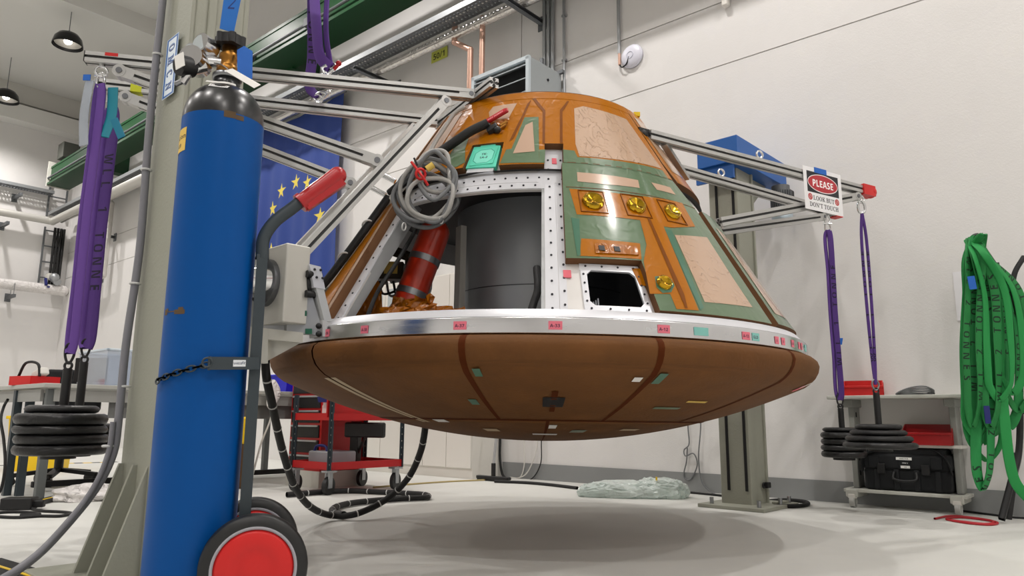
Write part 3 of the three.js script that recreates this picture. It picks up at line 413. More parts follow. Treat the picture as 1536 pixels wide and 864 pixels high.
  // small gold viewing domes in square amber seats
  for (const [th, y, r] of [[10.3, 1.336, 0.04], [21.8, 1.336, 0.037], [33.1, 1.336, 0.036], [20.8, 0.995, 0.028]]) {
    const n = coneN(th), p = conePt(th, y, 0.003), q = new THREE.Quaternion().setFromUnitVectors(V(0, 1, 0), n), orient = g => { g.applyQuaternion(q); g.translate(p.x, p.y, p.z); return g; };
    const d = part('gold_dome', orient(lathe([[0, 0.004], [r * 0.4, 0.008], [r * 0.75, 0.015], [r * 0.95, 0.014], [r * 1.05, 0.004], [r * 1.08, 0]], 24)), M.gold, capsule); if (y > 1.2) { const s = 3.4; part('seat_frame', [rect(th - s, th + s, y - 0.052, y - 0.049), rect(th - s, th + s, y + 0.05, y + 0.053), rect(th - s, th - s + 0.2, y - 0.05, y + 0.05), rect(th + s - 0.2, th + s, y - 0.05, y + 0.05)].flatMap(a => coneSlab(a, 0.001, 0.0045)), M.amberdark, d); }
  }
  part('sensor_strip', coneSlab([[8.4, 1.1], [17.5, 1.104], [17.6, 1.142], [8.6, 1.14]], 0.001, 0.006), M.kapton, capsule); for (const [th, y] of [[9.8, 1.12], [13, 1.12]]) part('sensor_chip', coneSlab(rect(th - 0.6, th + 0.6, y - 0.01, y + 0.01), 0.006, 0.009), M.blackPl, capsule);
  // teal square cover plate on the door lintel
  { const t = part('teal_cover', coneSlab([[-26.5, 1.535], [-16.3, 1.524], [-16.5, 1.64], [-18.5, 1.645], [-18.6, 1.653], [-24, 1.657], [-24.2, 1.648], [-26.8, 1.652]], -0.03, -0.008), M.teal, capsule, { label: 'turquoise square cover plate' }); const c = conePt(-21.4, 1.588, -0.0072), n = coneN(-21.4), ux = V(Math.cos(R(-21.4)), 0, -Math.sin(R(-21.4)));
    const oct = print(256, 256, x => { x.fillStyle = '#62d8ba'; x.fillRect(0, 0, 256, 256); x.fillStyle = '#88ead2'; x.beginPath(); x.moveTo(70, 24); x.lineTo(186, 24); x.lineTo(232, 70); x.lineTo(232, 186); x.lineTo(186, 232); x.lineTo(70, 232); x.lineTo(24, 186); x.lineTo(24, 70); x.closePath(); x.fill(); x.lineWidth = 7; x.strokeStyle = '#2c9c80'; x.stroke(); x.fillStyle = '#10241e'; x.font = 'bold 44px sans-serif'; x.textAlign = 'center'; x.fillText('TK-', 128, 110); x.fillText('1A-2', 128, 162); });
    part('printed_octagon', basis(plateGeo(0.105, 0.105, 0.0014), c, ux, n.clone().cross(ux), n), printed(oct), t, { uv: true });
    part('plate_foot', coneSlab([[-26, 1.515], [-17, 1.506], [-17, 1.523], [-26, 1.534]], -0.03, -0.014), M.hullStrip, t); }
  // red streamer and connector in the upper tile recess
  { const n = coneN(-21), q = conePt(-20.5, 1.785, 0.02); const ux = V(Math.cos(R(-21)), 0.45, -Math.sin(R(-21))).normalize(), uy = n.clone().cross(ux).normalize(); const t = textPrint(256, 72, '#c01428', '#f0c8c8', [['NOT FLIGHT', 34, 128, 38]]);
    part('red_tag', basis(rbox(0.12, 0.03, 0.012, 0.005), q, ux, uy, ux.clone().cross(uy)), M.redDeep, capsule, { label: 'red warning tag' }); part('red_tag_print', basis(plateGeo(0.1, 0.024, 0.0016), q.clone().addScaledVector(ux.clone().cross(uy), 0.007), ux, uy, ux.clone().cross(uy)), printed(t), capsule, { uv: true });
    part('connector', [basis(rbox(0.05, 0.03, 0.03, 0.005), conePt(-20.5, 1.72, 0.012), ux, uy, ux.clone().cross(uy)), ball(0.016, ...conePt(-18.6, 1.71, 0.014).toArray()), ball(0.013, ...conePt(-22.5, 1.735, 0.02).toArray())], M.blackPl, capsule); part('recess', coneSlab([[-24.3, 1.7], [-16.6, 1.7], [-15.4, 1.79], [-24.4, 1.79]], 0.0005, 0.0016), M.kapton, capsule); part('brass_fitting', [rod(conePt(-18, 1.735, 0.012), conePt(-15.8, 1.755, 0.012), 0.008), rod(conePt(-18, 1.72, 0.012), conePt(-15.8, 1.74, 0.012), 0.005)], M.brass, capsule); }
  part('harness', tube([conePt(-22.5, 1.74, 0.03), conePt(-28, 1.70, 0.035), conePt(-34, 1.655, 0.03), conePt(-40, 1.6, 0.03), conePt(-46, 1.53, 0.03), conePt(-54, 1.46, 0.03)], 0.02, 60, 10), M.cableBlack, capsule, { label: 'black braided harness' });
  part('harness', tube([conePt(-53, 1.44, 0.03), conePt(-54.5, 1.35, 0.026), conePt(-55.5, 1.2, 0.024), conePt(-57, 1.06, 0.024), conePt(-60, 0.94, 0.03), conePt(-66, 0.88, 0.05)], 0.017, 50, 10), M.cableBlack, capsule); for (const [t, y] of [[-54.8, 1.31], [-55.8, 1.16]]) part('harness_tie', torus(0.0215, 0.004, ...conePt(t, y, 0.03).toArray(), 1.0, 0.4, 0), M.tie, capsule);
  part('grey_lead', tube([conePt(-41, 1.9, 0.02), conePt(-44, 1.87, 0.03), conePt(-45, 1.8, 0.03), conePt(-45, 1.7, 0.03), conePt(-43, 1.62, 0.035)], 0.01, 50, 8), M.cableLight, capsule);
  part('white_bracket', [...coneSlab([[-58, 1.4], [-52, 1.43], [-49, 1.56], [-54, 1.6], [-57, 1.5]], 0.0, 0.03)], M.offwhite, capsule); part('clevis', [rod(conePt(-58, 1.47, 0.03), conePt(-61, 1.47, 0.12), 0.012), rod(conePt(-58, 1.54, 0.03), conePt(-61, 1.54, 0.12), 0.012)], M.chrome, capsule);
  // ---- inside: barrel, red tank, amber foil, fittings
  part('inner_barrel', [lathe([[0.42, 0.8], [0.42, 1.6]], 64)], M.barrel, capsule, { label: 'grey metal inner barrel' }); for (const y of [0.98, 1.1]) part('barrel_seam', torus(0.4205, 0.0022, 0, y, 0, Math.PI / 2, 0, 0, 6, 64), M.aluDark, capsule);
  part('inner_deck', lathe([[0.4, 0.845], [1.1, 0.85]], 64), M.shell, capsule); part('inner_ceiling', lathe([[0.4, 1.5], [0.78, 1.5]], 64), M.shell, capsule);
  part('barrel_bracket', [box(0.05, 0.6, 0.03, -0.385, 1.1, 0.24, 0, -1.0, 0)], M.offwhite, capsule);
  { const a = V(-0.62, 0.9, 0.46), b = V(-0.49, 1.32, 0.42), t = part('red_tank', [rod(a, b, 0.067, 24), ball(0.067, b.x, b.y, b.z)], M.tankRed, capsule, { label: 'orange-red propellant tank' }); const d = b.clone().sub(a).normalize(); for (const k of [0.15, 0.31]) { const p = a.clone().addScaledVector(d, k); part('tank_band', rod(p.clone().addScaledVector(d, -0.014), p.clone().addScaledVector(d, 0.014), 0.07, 24), M.steel, t); } }
  { const f1 = crumple(new THREE.PlaneGeometry(0.34, 0.12, 16, 6), 0.022, 3); f1.rotateX(-0.5); f1.translate(-0.5, 0.91, 0.66); const f2 = crumple(new THREE.PlaneGeometry(0.22, 0.16, 12, 8), 0.024, 8); f2.rotateX(-0.2); f2.rotateY(-0.5); f2.translate(-0.56, 0.93, 0.58); const f3 = crumple(new THREE.PlaneGeometry(0.3, 0.14, 14, 7), 0.02, 5); f3.rotateX(-1.1); f3.translate(-0.42, 0.9, 0.6); M.kapton.side = THREE.DoubleSide; part('amber_foil', [f1, f2, f3], M.kapton, capsule, { label: 'crumpled amber foil wrap' }); part('foil_flap', [prism([[0, 0], [0.15, 0], [0.13, 0.2], [0.1, 0.24]], 0.003).translate(-0.83, 0.87, 0.5)], M.kapton, capsule); }
  { const f = part('valve_block', [rbox(0.11, 0.08, 0.07, 0.006, -0.69, 1.17, 0.3), rbox(0.06, 0.05, 0.06, 0.006, -0.6, 1.22, 0.3), cyl(0.014, 0.014, 0.16, -0.62, 1.25, 0.3, 0, 0, 1.2), ball(0.03, -0.57, 1.12, 0.3), cyl(0.02, 0.02, 0.09, -0.62, 1.1, 0.32), cyl(0.012, 0.012, 0.18, -0.66, 1.24, 0.32, 0, 0, 1.25)], mat([70, 62, 50], 0.5, 0.6), capsule); part('valve_label', box(0.06, 0.055, 0.003, -0.69, 1.18, 0.337), M.kraftYellow, f); for (let k = 0; k < 6; k++) part('pipe_loop', tube([V(-0.74 + k * 0.03, 1.12, 0.32), V(-0.72 + k * 0.035, 1.06 - 0.01 * k, 0.34), V(-0.66 + k * 0.03, 1.08, 0.33), V(-0.62 + k * 0.02, 1.16 + 0.01 * k, 0.3)], 0.006, 24, 6), k % 2 ? M.steel : M.black, f); }
  part('jamb_cable', tube([conePt(-43.5, 1.4, -0.1), conePt(-43, 1.2, -0.1), conePt(-42.5, 1.05, -0.09), conePt(-41, 0.95, -0.09), conePt(-40, 0.89, -0.09)], 0.009, 40, 8), M.cableBlack, capsule); part('jamb_cable', tube([conePt(-3.2, 1.1, -0.08), conePt(-2.9, 1.0, -0.07), conePt(-3.6, 0.95, -0.07), conePt(-4.6, 0.88, -0.08)], 0.014, 30, 8), M.cableBlack, capsule);
  for (const th of [3.4, 58]) { const a = R(th), P = [], ps = [conePt(th, 0.855, -0.046), conePt(th, 1.5, -0.046), V(0.42 * Math.sin(a), 1.5, 0.42 * Math.cos(a)), V(0.42 * Math.sin(a), 0.855, 0.42 * Math.cos(a))], t = V(Math.cos(a), 0, -Math.sin(a)).multiplyScalar(0.004), A = ps.map(v => v.clone().add(t)), B = ps.map(v => v.clone().sub(t)), quad = (p, q, r2, s) => { for (const v of [p, q, r2, p, r2, s]) P.push(v.x, v.y, v.z); }; quad(...A); quad(B[3], B[2], B[1], B[0]); for (let i = 0; i < 4; i++) quad(A[i], B[i], B[(i + 1) % 4], A[(i + 1) % 4]); const g = new THREE.BufferGeometry(); g.setAttribute('position', new THREE.Float32BufferAttribute(P, 3)); g.computeVertexNormals(); part('light_block_plate', g, M.alu, capsule); } part('window_wiring', [0, 1, 2, 3, 4].map(k => tube([conePt(6.6 + k * 0.4, 0.9, -0.07), conePt(6.5 + k * 0.5, 0.94 + k * 0.008, -0.065), conePt(7.3 + k * 0.3, 0.93, -0.08), conePt(7 + k * 0.4, 0.9, -0.1)], 0.004, 16, 5)), M.aluDark, capsule);  // two unseen radial plates added to block light, so the window stays dark
}
// ================================================================ LIFT COLUMNS
const LIFT_TURN = R(47), LX = V(Math.cos(LIFT_TURN), 0, -Math.sin(LIFT_TURN)), LZ = V(Math.sin(LIFT_TURN), 0, Math.cos(LIFT_TURN));
{ // column behind the gas bottle
  const o = thing('lift_column', 'beige two-post lift column behind the blue gas bottle', 'lift column', V(-1.178, 0, -2.567), LIFT_TURN), hx = 0.0925, hz = 0.145, top = 2.45;
  part('column_body', [rbox(2 * hx, top, 2 * hz, 0.012, 0, top / 2, 0), box(0.016, top, 0.05, hx + 0.006, top / 2, hz - 0.03), box(0.016, top, 0.05, hx + 0.006, top / 2, -hz + 0.03)], M.post, o);
  part('edge_fold', [rbox(0.014, top, 0.03, 0.004, -hx - 0.004, top / 2, hz - 0.018), rbox(0.03, top, 0.012, 0.004, -hx + 0.06, top / 2, hz + 0.003)], M.post, o);
  part('head_cover', [rbox(0.42, 0.2, 0.5, 0.02, 0.02, top + 0.1, 0)], M.postBlue, o);
  part('base_plate', rbox(0.52, 0.02, 0.6, 0.005, -0.05, 0.01, 0), M.post, o);
  for (const z of [-0.12, 0.0, 0.12]) part('gusset', prism([[0, 0.02], [-0.12, 0.02], [-0.012, 0.36], [0, 0.36]], 0.012, 0.001).translate(-hx, 0, z - 0.006), M.post, o);
  part('gusset', (() => { const g = prism([[0, 0.02], [0.13, 0.02], [0.012, 0.36], [0, 0.36]], 0.012, 0.001); g.rotateY(-Math.PI / 2); g.translate(0.03, 0, hz); return g; })(), M.post, o);
  const t = print(128, 512, x => { x.fillStyle = '#dfe9f2'; x.fillRect(0, 0, 128, 512); x.strokeStyle = '#1f5fa8'; x.lineWidth = 16; x.strokeRect(12, 12, 104, 488); x.fillStyle = '#1d4f94'; x.translate(64, 256); x.rotate(Math.PI / 2); x.font = 'bold 82px serif'; x.textAlign = 'center'; x.textBaseline = 'middle'; for (let i = 0; i < 4; i++) { x.fillStyle = '#e8eef4'; x.fillText('OMCN'[i], -165 + i * 110 - 3, 1); x.lineWidth = 6; x.strokeText('OMCN'[i], -165 + i * 110, 4); x.fillStyle = '#16306a'; x.fillText('OMCN'[i], -165 + i * 110 + 5, 3); } });
  const s = part('maker_sticker', place(plateGeo(0.1, 0.235, 0.0016), 0, 0, 0), printed(t, 0.4), o, { uv: true, label: 'blue and white lettered sticker' }); s.position.set(-hx - 0.0125, 1.775, 0.0); s.rotation.y = -Math.PI / 2;
}
{ const o = siteThing('flexible_conduit', 'grey flexible conduit tied along the lift column and out over the floor', 'conduit', atH(72, 863, 0.015)); const b = V(-1.178, 0, -2.567).addScaledVector(LX, -0.118).addScaledVector(LZ, -0.1); const pt = (y, a = 0, c = 0) => V(b.x + a * LX.x + c * LZ.x, y, b.z + a * LX.z + c * LZ.z);
  part('conduit_hose', [tube([pt(2.15), pt(1.6, -0.004), pt(1.1, 0.004), pt(0.75, -0.01), pt(0.5, -0.01), pt(0.4, -0.015), pt(0.3, -0.05), pt(0.18, -0.13), pt(0.08, -0.22), pt(0.02, -0.34, 0.02), pt(0.02, -0.6, 0.1)], 0.0135, 120, 10), tube([pt(0.5, -0.03, 0.01), pt(0.4, -0.035, 0.012), pt(0.29, -0.07, 0.015), pt(0.17, -0.15, 0.02), pt(0.07, -0.25, 0.03), pt(0.018, -0.38, 0.04), pt(0.018, -0.65, 0.14)], 0.009, 60, 8)], mat([126, 126, 132], 0.55), o); for (const y of [1.85, 1.4, 0.98, 0.62, 0.42]) part('cable_tie', torus(0.016, 0.004, ...pt(y, y < 0.5 ? -0.035 : 0).toArray(), Math.PI / 2), M.tie, o); }
{ // column beyond the capsule
  const c = atH(1126, 763, 0).addScaledVector(LX, 0.1).addScaledVector(LZ, -0.08), o = thing('lift_column', 'beige two-post lift column with blue head cover and motor beyond the capsule', 'lift column', c, LIFT_TURN), hx = 0.115, hz = 0.1, top = 2.15;
  part('column_body', rbox(2 * hx, top, 2 * hz, 0.008, 0, top / 2, 0), M.post, o);
  for (const z of [-0.045, 0.07]) part('guide_slot', box(0.006, top - 0.14, 0.017, -hx - 0.001, top / 2 + 0.03, z), M.slotBlack, o);
  part('side_rib', [rbox(0.02, top, 0.016, 0.004, hx - 0.03, top / 2, hz + 0.006)], M.post, o); part('side_box', [rbox(0.05, 0.7, 0.05, 0.006, hx + 0.025, 1.0, hz - 0.03)], M.post, o); part('lock_knob', [rbox(0.05, 0.035, 0.03, 0.006, hx * 0.5, 0.13, hz + 0.02), torus(0.014, 0.005, hx * 0.2, 0.13, hz + 0.014)], M.blackPl, o);
  part('base_plate', [rbox(0.5, 0.022, 0.42, 0.005, 0, 0.011, 0.02), rbox(0.14, 0.03, 0.05, 0.005, 0.12, 0.02, hz + 0.07)], M.post, o); for (const [x, z] of [[-0.2, 0.18], [0.05, 0.2], [0.2, 0.19], [-0.2, -0.12]]) part('anchor_bolt', cyl(0.012, 0.012, 0.05, x, 0.035, z), M.steel, o);
  const cov = prism([[-0.22, -0.17], [-0.22, 0.1], [-0.02, 0.14], [0.16, 0.14], [0.25, 0.24], [0.45, 0.24], [0.52, 0.16], [0.52, -0.17]], 0.16, 0.004); cov.rotateX(-Math.PI / 2); cov.translate(-0.02, top - 0.02, 0); part('head_cover', cov, M.postBlue, o, { label: 'blue sheet metal head cover' }); part('head_apron', [box(0.02, 0.1, 0.26, -0.21, top - 0.07, 0.0)], M.postBlue, o);
  part('motor', [cyl(0.06, 0.06, 0.22, 0.38, top - 0.16, 0.18), ...Array.from({ length: 14 }, (_, k) => box(0.006, 0.14, 0.142, 0.38, top - 0.16, 0.18, 0, k * Math.PI / 14))], M.galvDark, o); part('motor_cowl', lathe([[0, -0.08], [0.05, -0.08], [0.068, -0.06], [0.07, 0], [0, 0]], 28).translate(0.38, top - 0.24, 0.18), mat([168, 182, 190], 0.4, 0.3), o); part('terminal_box', rbox(0.08, 0.09, 0.06, 0.01, 0.48, top - 0.1, 0.19), M.blackPl, o); part('motor_bracket', prism([[0.1, top - 0.02], [0.4, top - 0.02], [0.115, top - 0.25]], 0.01).translate(0, 0, 0.06), M.post, o); part('motor_lead', tube([V(0.45, top - 0.1, 0.18), V(0.47, top - 0.2, 0.18), V(0.45, top - 0.3, 0.16), V(0.38, top - 0.29, 0.14)], 0.005, 24, 6), M.cable, o);
}
// ================================================================ TRUNNION MOUNT between column and capsule
{
  const o = siteThing('trunnion_mount', 'machined aluminium trunnion mount carrying the capsule from the lift column', 'mount', V(-0.95, 0.7, -2.75)); const Z = 2.72;
  const fr = (px, py, z) => atZ(px, py, z), quad3 = (pts, th, dir) => { const a = pts.map(p => p.clone()), P = [], b = pts.map(p => p.clone().addScaledVector(dir, th)); const q = (A, B, C, D) => { for (const v of [A, B, C, A, C, D]) P.push(v.x, v.y, v.z); }; q(...a); q(...b); for (let i = 0; i < 4; i++) q(a[i], a[(i + 1) % 4], b[(i + 1) % 4], b[i]); const g = new THREE.BufferGeometry(); g.setAttribute('position', new THREE.Float32BufferAttribute(P, 3)); g.computeVertexNormals(); return g; };
  const blk = (px, y0, y1, z, w, d, ch = 0) => { const a = fr(px, y1, z), b = fr(px, y0, z), h = b.y - a.y; return { a, h, g: basis(rbox(w, h, d, 0.006), V(a.x, a.y + h / 2, a.z), LX, V(0, 1, 0), LZ) }; };
  const B = blk(425, 372, 488, Z, 0.1, 0.16); part('bearing_block', B.g, mat([204, 202, 194], 0.4, 0.35), o, { label: 'pale machined bearing block' });
  const ax0 = fr(404, 425, Z), ax1 = fr(478, 425, Z + 0.05); part('shaft', rod(ax0.clone().addScaledVector(LX, -0.08), ax1, 0.05, 28), M.chrome, o); part('bearing_flange', [rod(fr(405, 425, Z).addScaledVector(LX, -0.03), fr(405, 425, Z), 0.09, 30)], M.aluDark, o); part('shaft_collar', [rod(fr(447, 430, Z + 0.02), fr(452, 430, Z + 0.03), 0.072, 26), ...[0, 1, 2, 3, 4, 5].map(k => { const p = fr(456, 430, Z + 0.03), u = V(0, 1, 0), s = LZ; const q = p.clone().addScaledVector(u, 0.075 * Math.cos(k * 1.05)).addScaledVector(s, 0.075 * Math.sin(k * 1.05)); return rod(q.clone().addScaledVector(LX, -0.03), q.clone().addScaledVector(LX, 0.03), 0.014, 10); })], M.blackPl, o);
  const plate = (pts, z, th) => quad3(pts.map(([x, y]) => fr(x, y, z)), th, V(-LZ.x, 0, -LZ.z));
  part('side_plate', [plate([[432, 440], [466, 436], [486, 503], [430, 500]], Z - 0.02, 0.02)], M.alu, o); for (const [x, y] of [[478, 489], [478, 501]]) part('bolt', ball(0.011, ...fr(x, y, Z - 0.03).toArray()), M.blackPl, o); for (const [x, y] of [[446, 455], [455, 470], [463, 497]]) part('tape_tag', plate([[x - 5, y - 4], [x + 5, y - 4], [x + 5, y + 4], [x - 5, y + 4]], Z - 0.026, 0.001), M.greendark, o);
  part('arm_head', plate([[464, 396], [481, 400], [488, 434], [471, 431]], Z - 0.03, 0.12), M.hullStrip, o); part('arm_upper', plate([[474, 431], [486, 434], [498, 482], [487, 482]], Z - 0.028, 0.09), mat([208, 210, 210], 0.4, 0.4), o); part('arm_foot', plate([[484, 480], [503, 487], [506, 504], [484, 505]], Z - 0.03, 0.09), mat([212, 212, 212], 0.4, 0.4), o);
  for (const [x, y] of [[472, 404], [481, 405], [475, 416], [484, 417]]) part('screw', ball(0.005, ...fr(x, y, Z - 0.036).toArray()), M.rivet, o);
  part('clamp_lever', [rod(fr(440, 396, Z), fr(462, 402, Z), 0.012), ball(0.02, ...fr(446, 394, Z).toArray())], M.blackPl, o); part('shaft_shade_block', [quad3([[400, 480], [432, 482], [432, 500], [400, 497]].map(([x, y]) => fr(x, y, Z)), 0.08, V(-LZ.x, 0, -LZ.z))], M.alu, o);  // the lower block is added, in place of the shade below the shaft
  // white welded arm with triangular gusset below
  part('support_arm', [plate([[371, 489], [455, 499], [454, 514], [371, 506]], Z - 0.03, 0.03), plate([[371, 489], [402, 493], [402, 545], [371, 541]], Z - 0.034, 0.03)], mat([212, 210, 200], 0.5), o, { label: 'white welded support arm' }); part('arm_gusset', quad3([[402, 508], [450, 514], [446, 517], [402, 541]].map(([x, y]) => fr(x, y, Z + 0.0)), 0.01, V(-LZ.x, 0, -LZ.z)), mat([212, 210, 200], 0.5), o);
  part('carriage', [quad3([[372, 380], [398, 376], [398, 545], [372, 541]].map(([x, y]) => fr(x, y, Z + 0.06)), 0.08, V(-LZ.x, 0, -LZ.z)), rod(fr(392, 420, Z + 0.02), fr(404, 420, Z + 0.02), 0.085, 28)], M.alu, o); part('grey_hose', torus(0.08, 0.006, ...fr(386, 418, Z - 0.02).toArray(), 0, 0.5, 0), M.cableBlack, o);
}
// ================================================================ ALUMINIUM PROFILE ARMS
function slotShape(h) { const s = 0.0058, l = 0.005, w = 0.01, d = 0.017, one = [[h, h], [s, h], [s, h - l], [w, h - l], [w - 0.005, h - d], [-(w - 0.005), h - d], [-w, h - l], [-s, h - l], [-s, h]], pts = []; for (let k = 0; k < 4; k++) for (const [x, y] of one) { const c = [1, 0, -1, 0][k], q = [0, 1, 0, -1][k]; pts.push([x * c - y * q, x * q + y * c]); } return pts.reverse(); }
const PROF = slotShape(0.0225);
const profileBar = (a, b, up) => along(prism(PROF, a.distanceTo(b)), a, b, up);
const slotShadeBars = (a, b) => [bar(a, b, 0.034, 0.0085), bar(a, b, 0.0085, 0.034)];
function beamPart(name, a, b, o) { const m = part(name, profileBar(a, b), M.profile, o); part('slot_shade', slotShadeBars(a, b), M.slot, m); return m; }  // dark bars in the grooves paint in the shade inside them
function pivot(p, dir, o, s = 1) { const d = dir.clone().normalize(), side = V(0, 1, 0).cross(d).normalize(); const g = [rod(p.clone().addScaledVector(side, -0.021 * s), p.clone().addScaledVector(side, 0.021 * s), 0.024 * s, 18), bar(p, p.clone().addScaledVector(d, 0.055 * s), 0.04 * s, 0.04 * s)]; const m = part('pivot_joint', g, M.profile, o); part('pivot_pin', rod(p.clone().addScaledVector(side, -0.024 * s), p.clone().addScaledVector(side, 0.024 * s), 0.011 * s, 14), M.aluDark, m); }
function eyeBolt(p, o, r = 0.019, up = 1) { part('eye_bolt', [torus(r, 0.0055, p.x, p.y + up * (r + 0.008), p.z, 0, 0.4, 0), cyl(0.011, 0.014, 0.012, p.x, p.y + up * 0.004, p.z)], M.chrome, o); }
const YL = 1.98, YR = 1.80;
const AL = atH(130, 87, YL), AR = atH(706, 143, YL), BL = atH(150, 127, YL), BR = atH(655, 183, YL);
const lerp = (a, b, t) => a.clone().lerp(b, t), dropTo = (p, dy) => p.clone().add(V(0, dy, 0));
const dA0 = dropTo(lerp(AL, AR, 0.925), -0.045), dA1 = atZ(441, 393, 2.78), dOff = lerp(BL, BR, 0.95).sub(lerp(AL, AR, 0.95)), dB0 = dA0.clone().add(dOff), dB1 = dA1.clone().add(dOff);
{
  const o = siteThing('profile_arm_frame', 'slotted aluminium profile arms reaching from the capsule over the lift column', 'profile frame', AL.clone().setY(1.0));
  beamPart('long_beam', AL, AR, o); beamPart('long_beam', BL, BR, o);
  const xa = AR.clone().addScaledVector(lerp(AL, AR, 1).sub(AL).normalize(), 0.03), xb = xa.clone().add(dOff.clone().multiplyScalar(1.15)), out = xa.clone().sub(xb).normalize(); beamPart('cross_beam', xb, xa.clone().addScaledVector(out, 0.16), o); pivot(AR, AL.clone().sub(AR), o);
  beamPart('diagonal_strut', dA0, dA1, o); beamPart('diagonal_strut', dB0, dB1, o); pivot(dropTo(dA0, 0.0), dA1.clone().sub(dA0), o, 1.1); pivot(dB0, dB1.clone().sub(dB0), o);
  const pa = dropTo(lerp(AL, AR, 0.085), -0.05), pb = dropTo(lerp(BL, BR, 0.075), -0.05), ea = lerp(dA0, dA1, 0.43), eb = lerp(dB0, dB1, 0.43);
  for (const [p, e] of [[pa, ea], [pb, eb]]) { const dir = e.clone().sub(p).normalize(); beamPart('brace', p.clone().addScaledVector(dir, 0.06), e.clone().addScaledVector(dir, -0.085), o); pivot(p, dir, o, 1.15); pivot(e.clone().addScaledVector(dir, -0.035), dir.clone().negate(), o, 1.15); }
  part('end_cap', bar(AL.clone(), AL.clone().addScaledVector(AL.clone().sub(AR).normalize(), 0.004), 0.045, 0.045), M.blackPl, o); part('end_cap', bar(BL.clone(), BL.clone().addScaledVector(BL.clone().sub(BR).normalize(), 0.004), 0.045, 0.045), M.blackPl, o);
  const f = V(0, 1, 0).cross(AR.clone().sub(AL).normalize()).normalize(); const side = f.dot(V(0, 0, 1)) > 0 ? f : f.negate(); const q = lerp(AL, AR, 0.062).addScaledVector(side, 0.0232); part('red_tape', basis(box(0.05, 0.014, 0.001), dropTo(q, 0.016), AR.clone().sub(AL).normalize(), V(0, 1, 0), side), M.red, o); part('yellow_tape', bar(lerp(BL, BR, 0.085), lerp(BL, BR, 0.115), 0.047, 0.047), M.neon, o);
  for (const t of [0.038]) { eyeBolt(dropTo(lerp(AL, AR, t), -0.024), o, 0.022, -1); eyeBolt(dropTo(lerp(BL, BR, t), -0.024), o, 0.022, -1); } eyeBolt(dropTo(lerp(AL, AR, 0.6), 0.024), o); eyeBolt(dropTo(lerp(BL, BR, 0.62), 0.024), o);
}
const A2S = atH(972, 203, YR), A2E = atH(1294, 286, YR), B2S = atH(1010, 252, YR), B2E = atH(1252, 320, YR);
{
  const o = siteThing('profile_arm_frame', 'slotted aluminium profile arms with red end cap beside the warning sheet', 'profile frame', A2S.clone().setY(1.2)); beamPart('long_beam', A2S, A2E, o); beamPart('long_beam', B2S, B2E, o);
  const dir = A2E.clone().sub(A2S).normalize(), pa = dropTo(lerp(A2S, A2E, 0.955), -0.048), pb = dropTo(lerp(B2S, B2E, 0.9), -0.048), ea = atZ(1078, 334, 3.46), eb = atZ(1080, 347, 3.62);
  for (const [p, e] of [[pa, ea], [pb, eb]]) { const d = e.clone().sub(p).normalize(); beamPart('brace', p.clone().addScaledVector(d, 0.05), e, o); pivot(p, d, o); }
  part('red_end_cap', [bar(A2E.clone().addScaledVector(dir, -0.03), A2E.clone().addScaledVector(dir, 0.075), 0.06, 0.06), ball(0.034, ...A2E.clone().addScaledVector(dir, 0.07).toArray())], M.red, o, { label: 'red padded end cap' }); part('red_end_cap', bar(B2E.clone().addScaledVector(dir, -0.02), B2E.clone().addScaledVector(dir, 0.04), 0.056, 0.056), M.red, o);
  part('end_clamp', [ball(0.022, ...A2S.clone().addScaledVector(dir, -0.03).toArray()), bar(A2S.clone().addScaledVector(dir, -0.06), A2S, 0.02, 0.05)], M.blackPl, o); part('yellow_flag', box(0.03, 0.02, 0.02, ...atZ(955, 172, 3.3).toArray()), M.yellow, o);
  part('hanger', bar(dropTo(lerp(A2S, A2E, 0.06), -0.02), atZ(1030, 268, 3.45), 0.03, 0.02), M.profile, o); eyeBolt(dropTo(lerp(A2S, A2E, 0.47), 0.024), o); eyeBolt(dropTo(lerp(B2S, B2E, 0.26), 0.024), o); eyeBolt(dropTo(lerp(A2S, A2E, 0.985), -0.024), o, 0.022, -1); eyeBolt(dropTo(lerp(B2S, B2E, 0.94), -0.024), o, 0.022, -1);
}
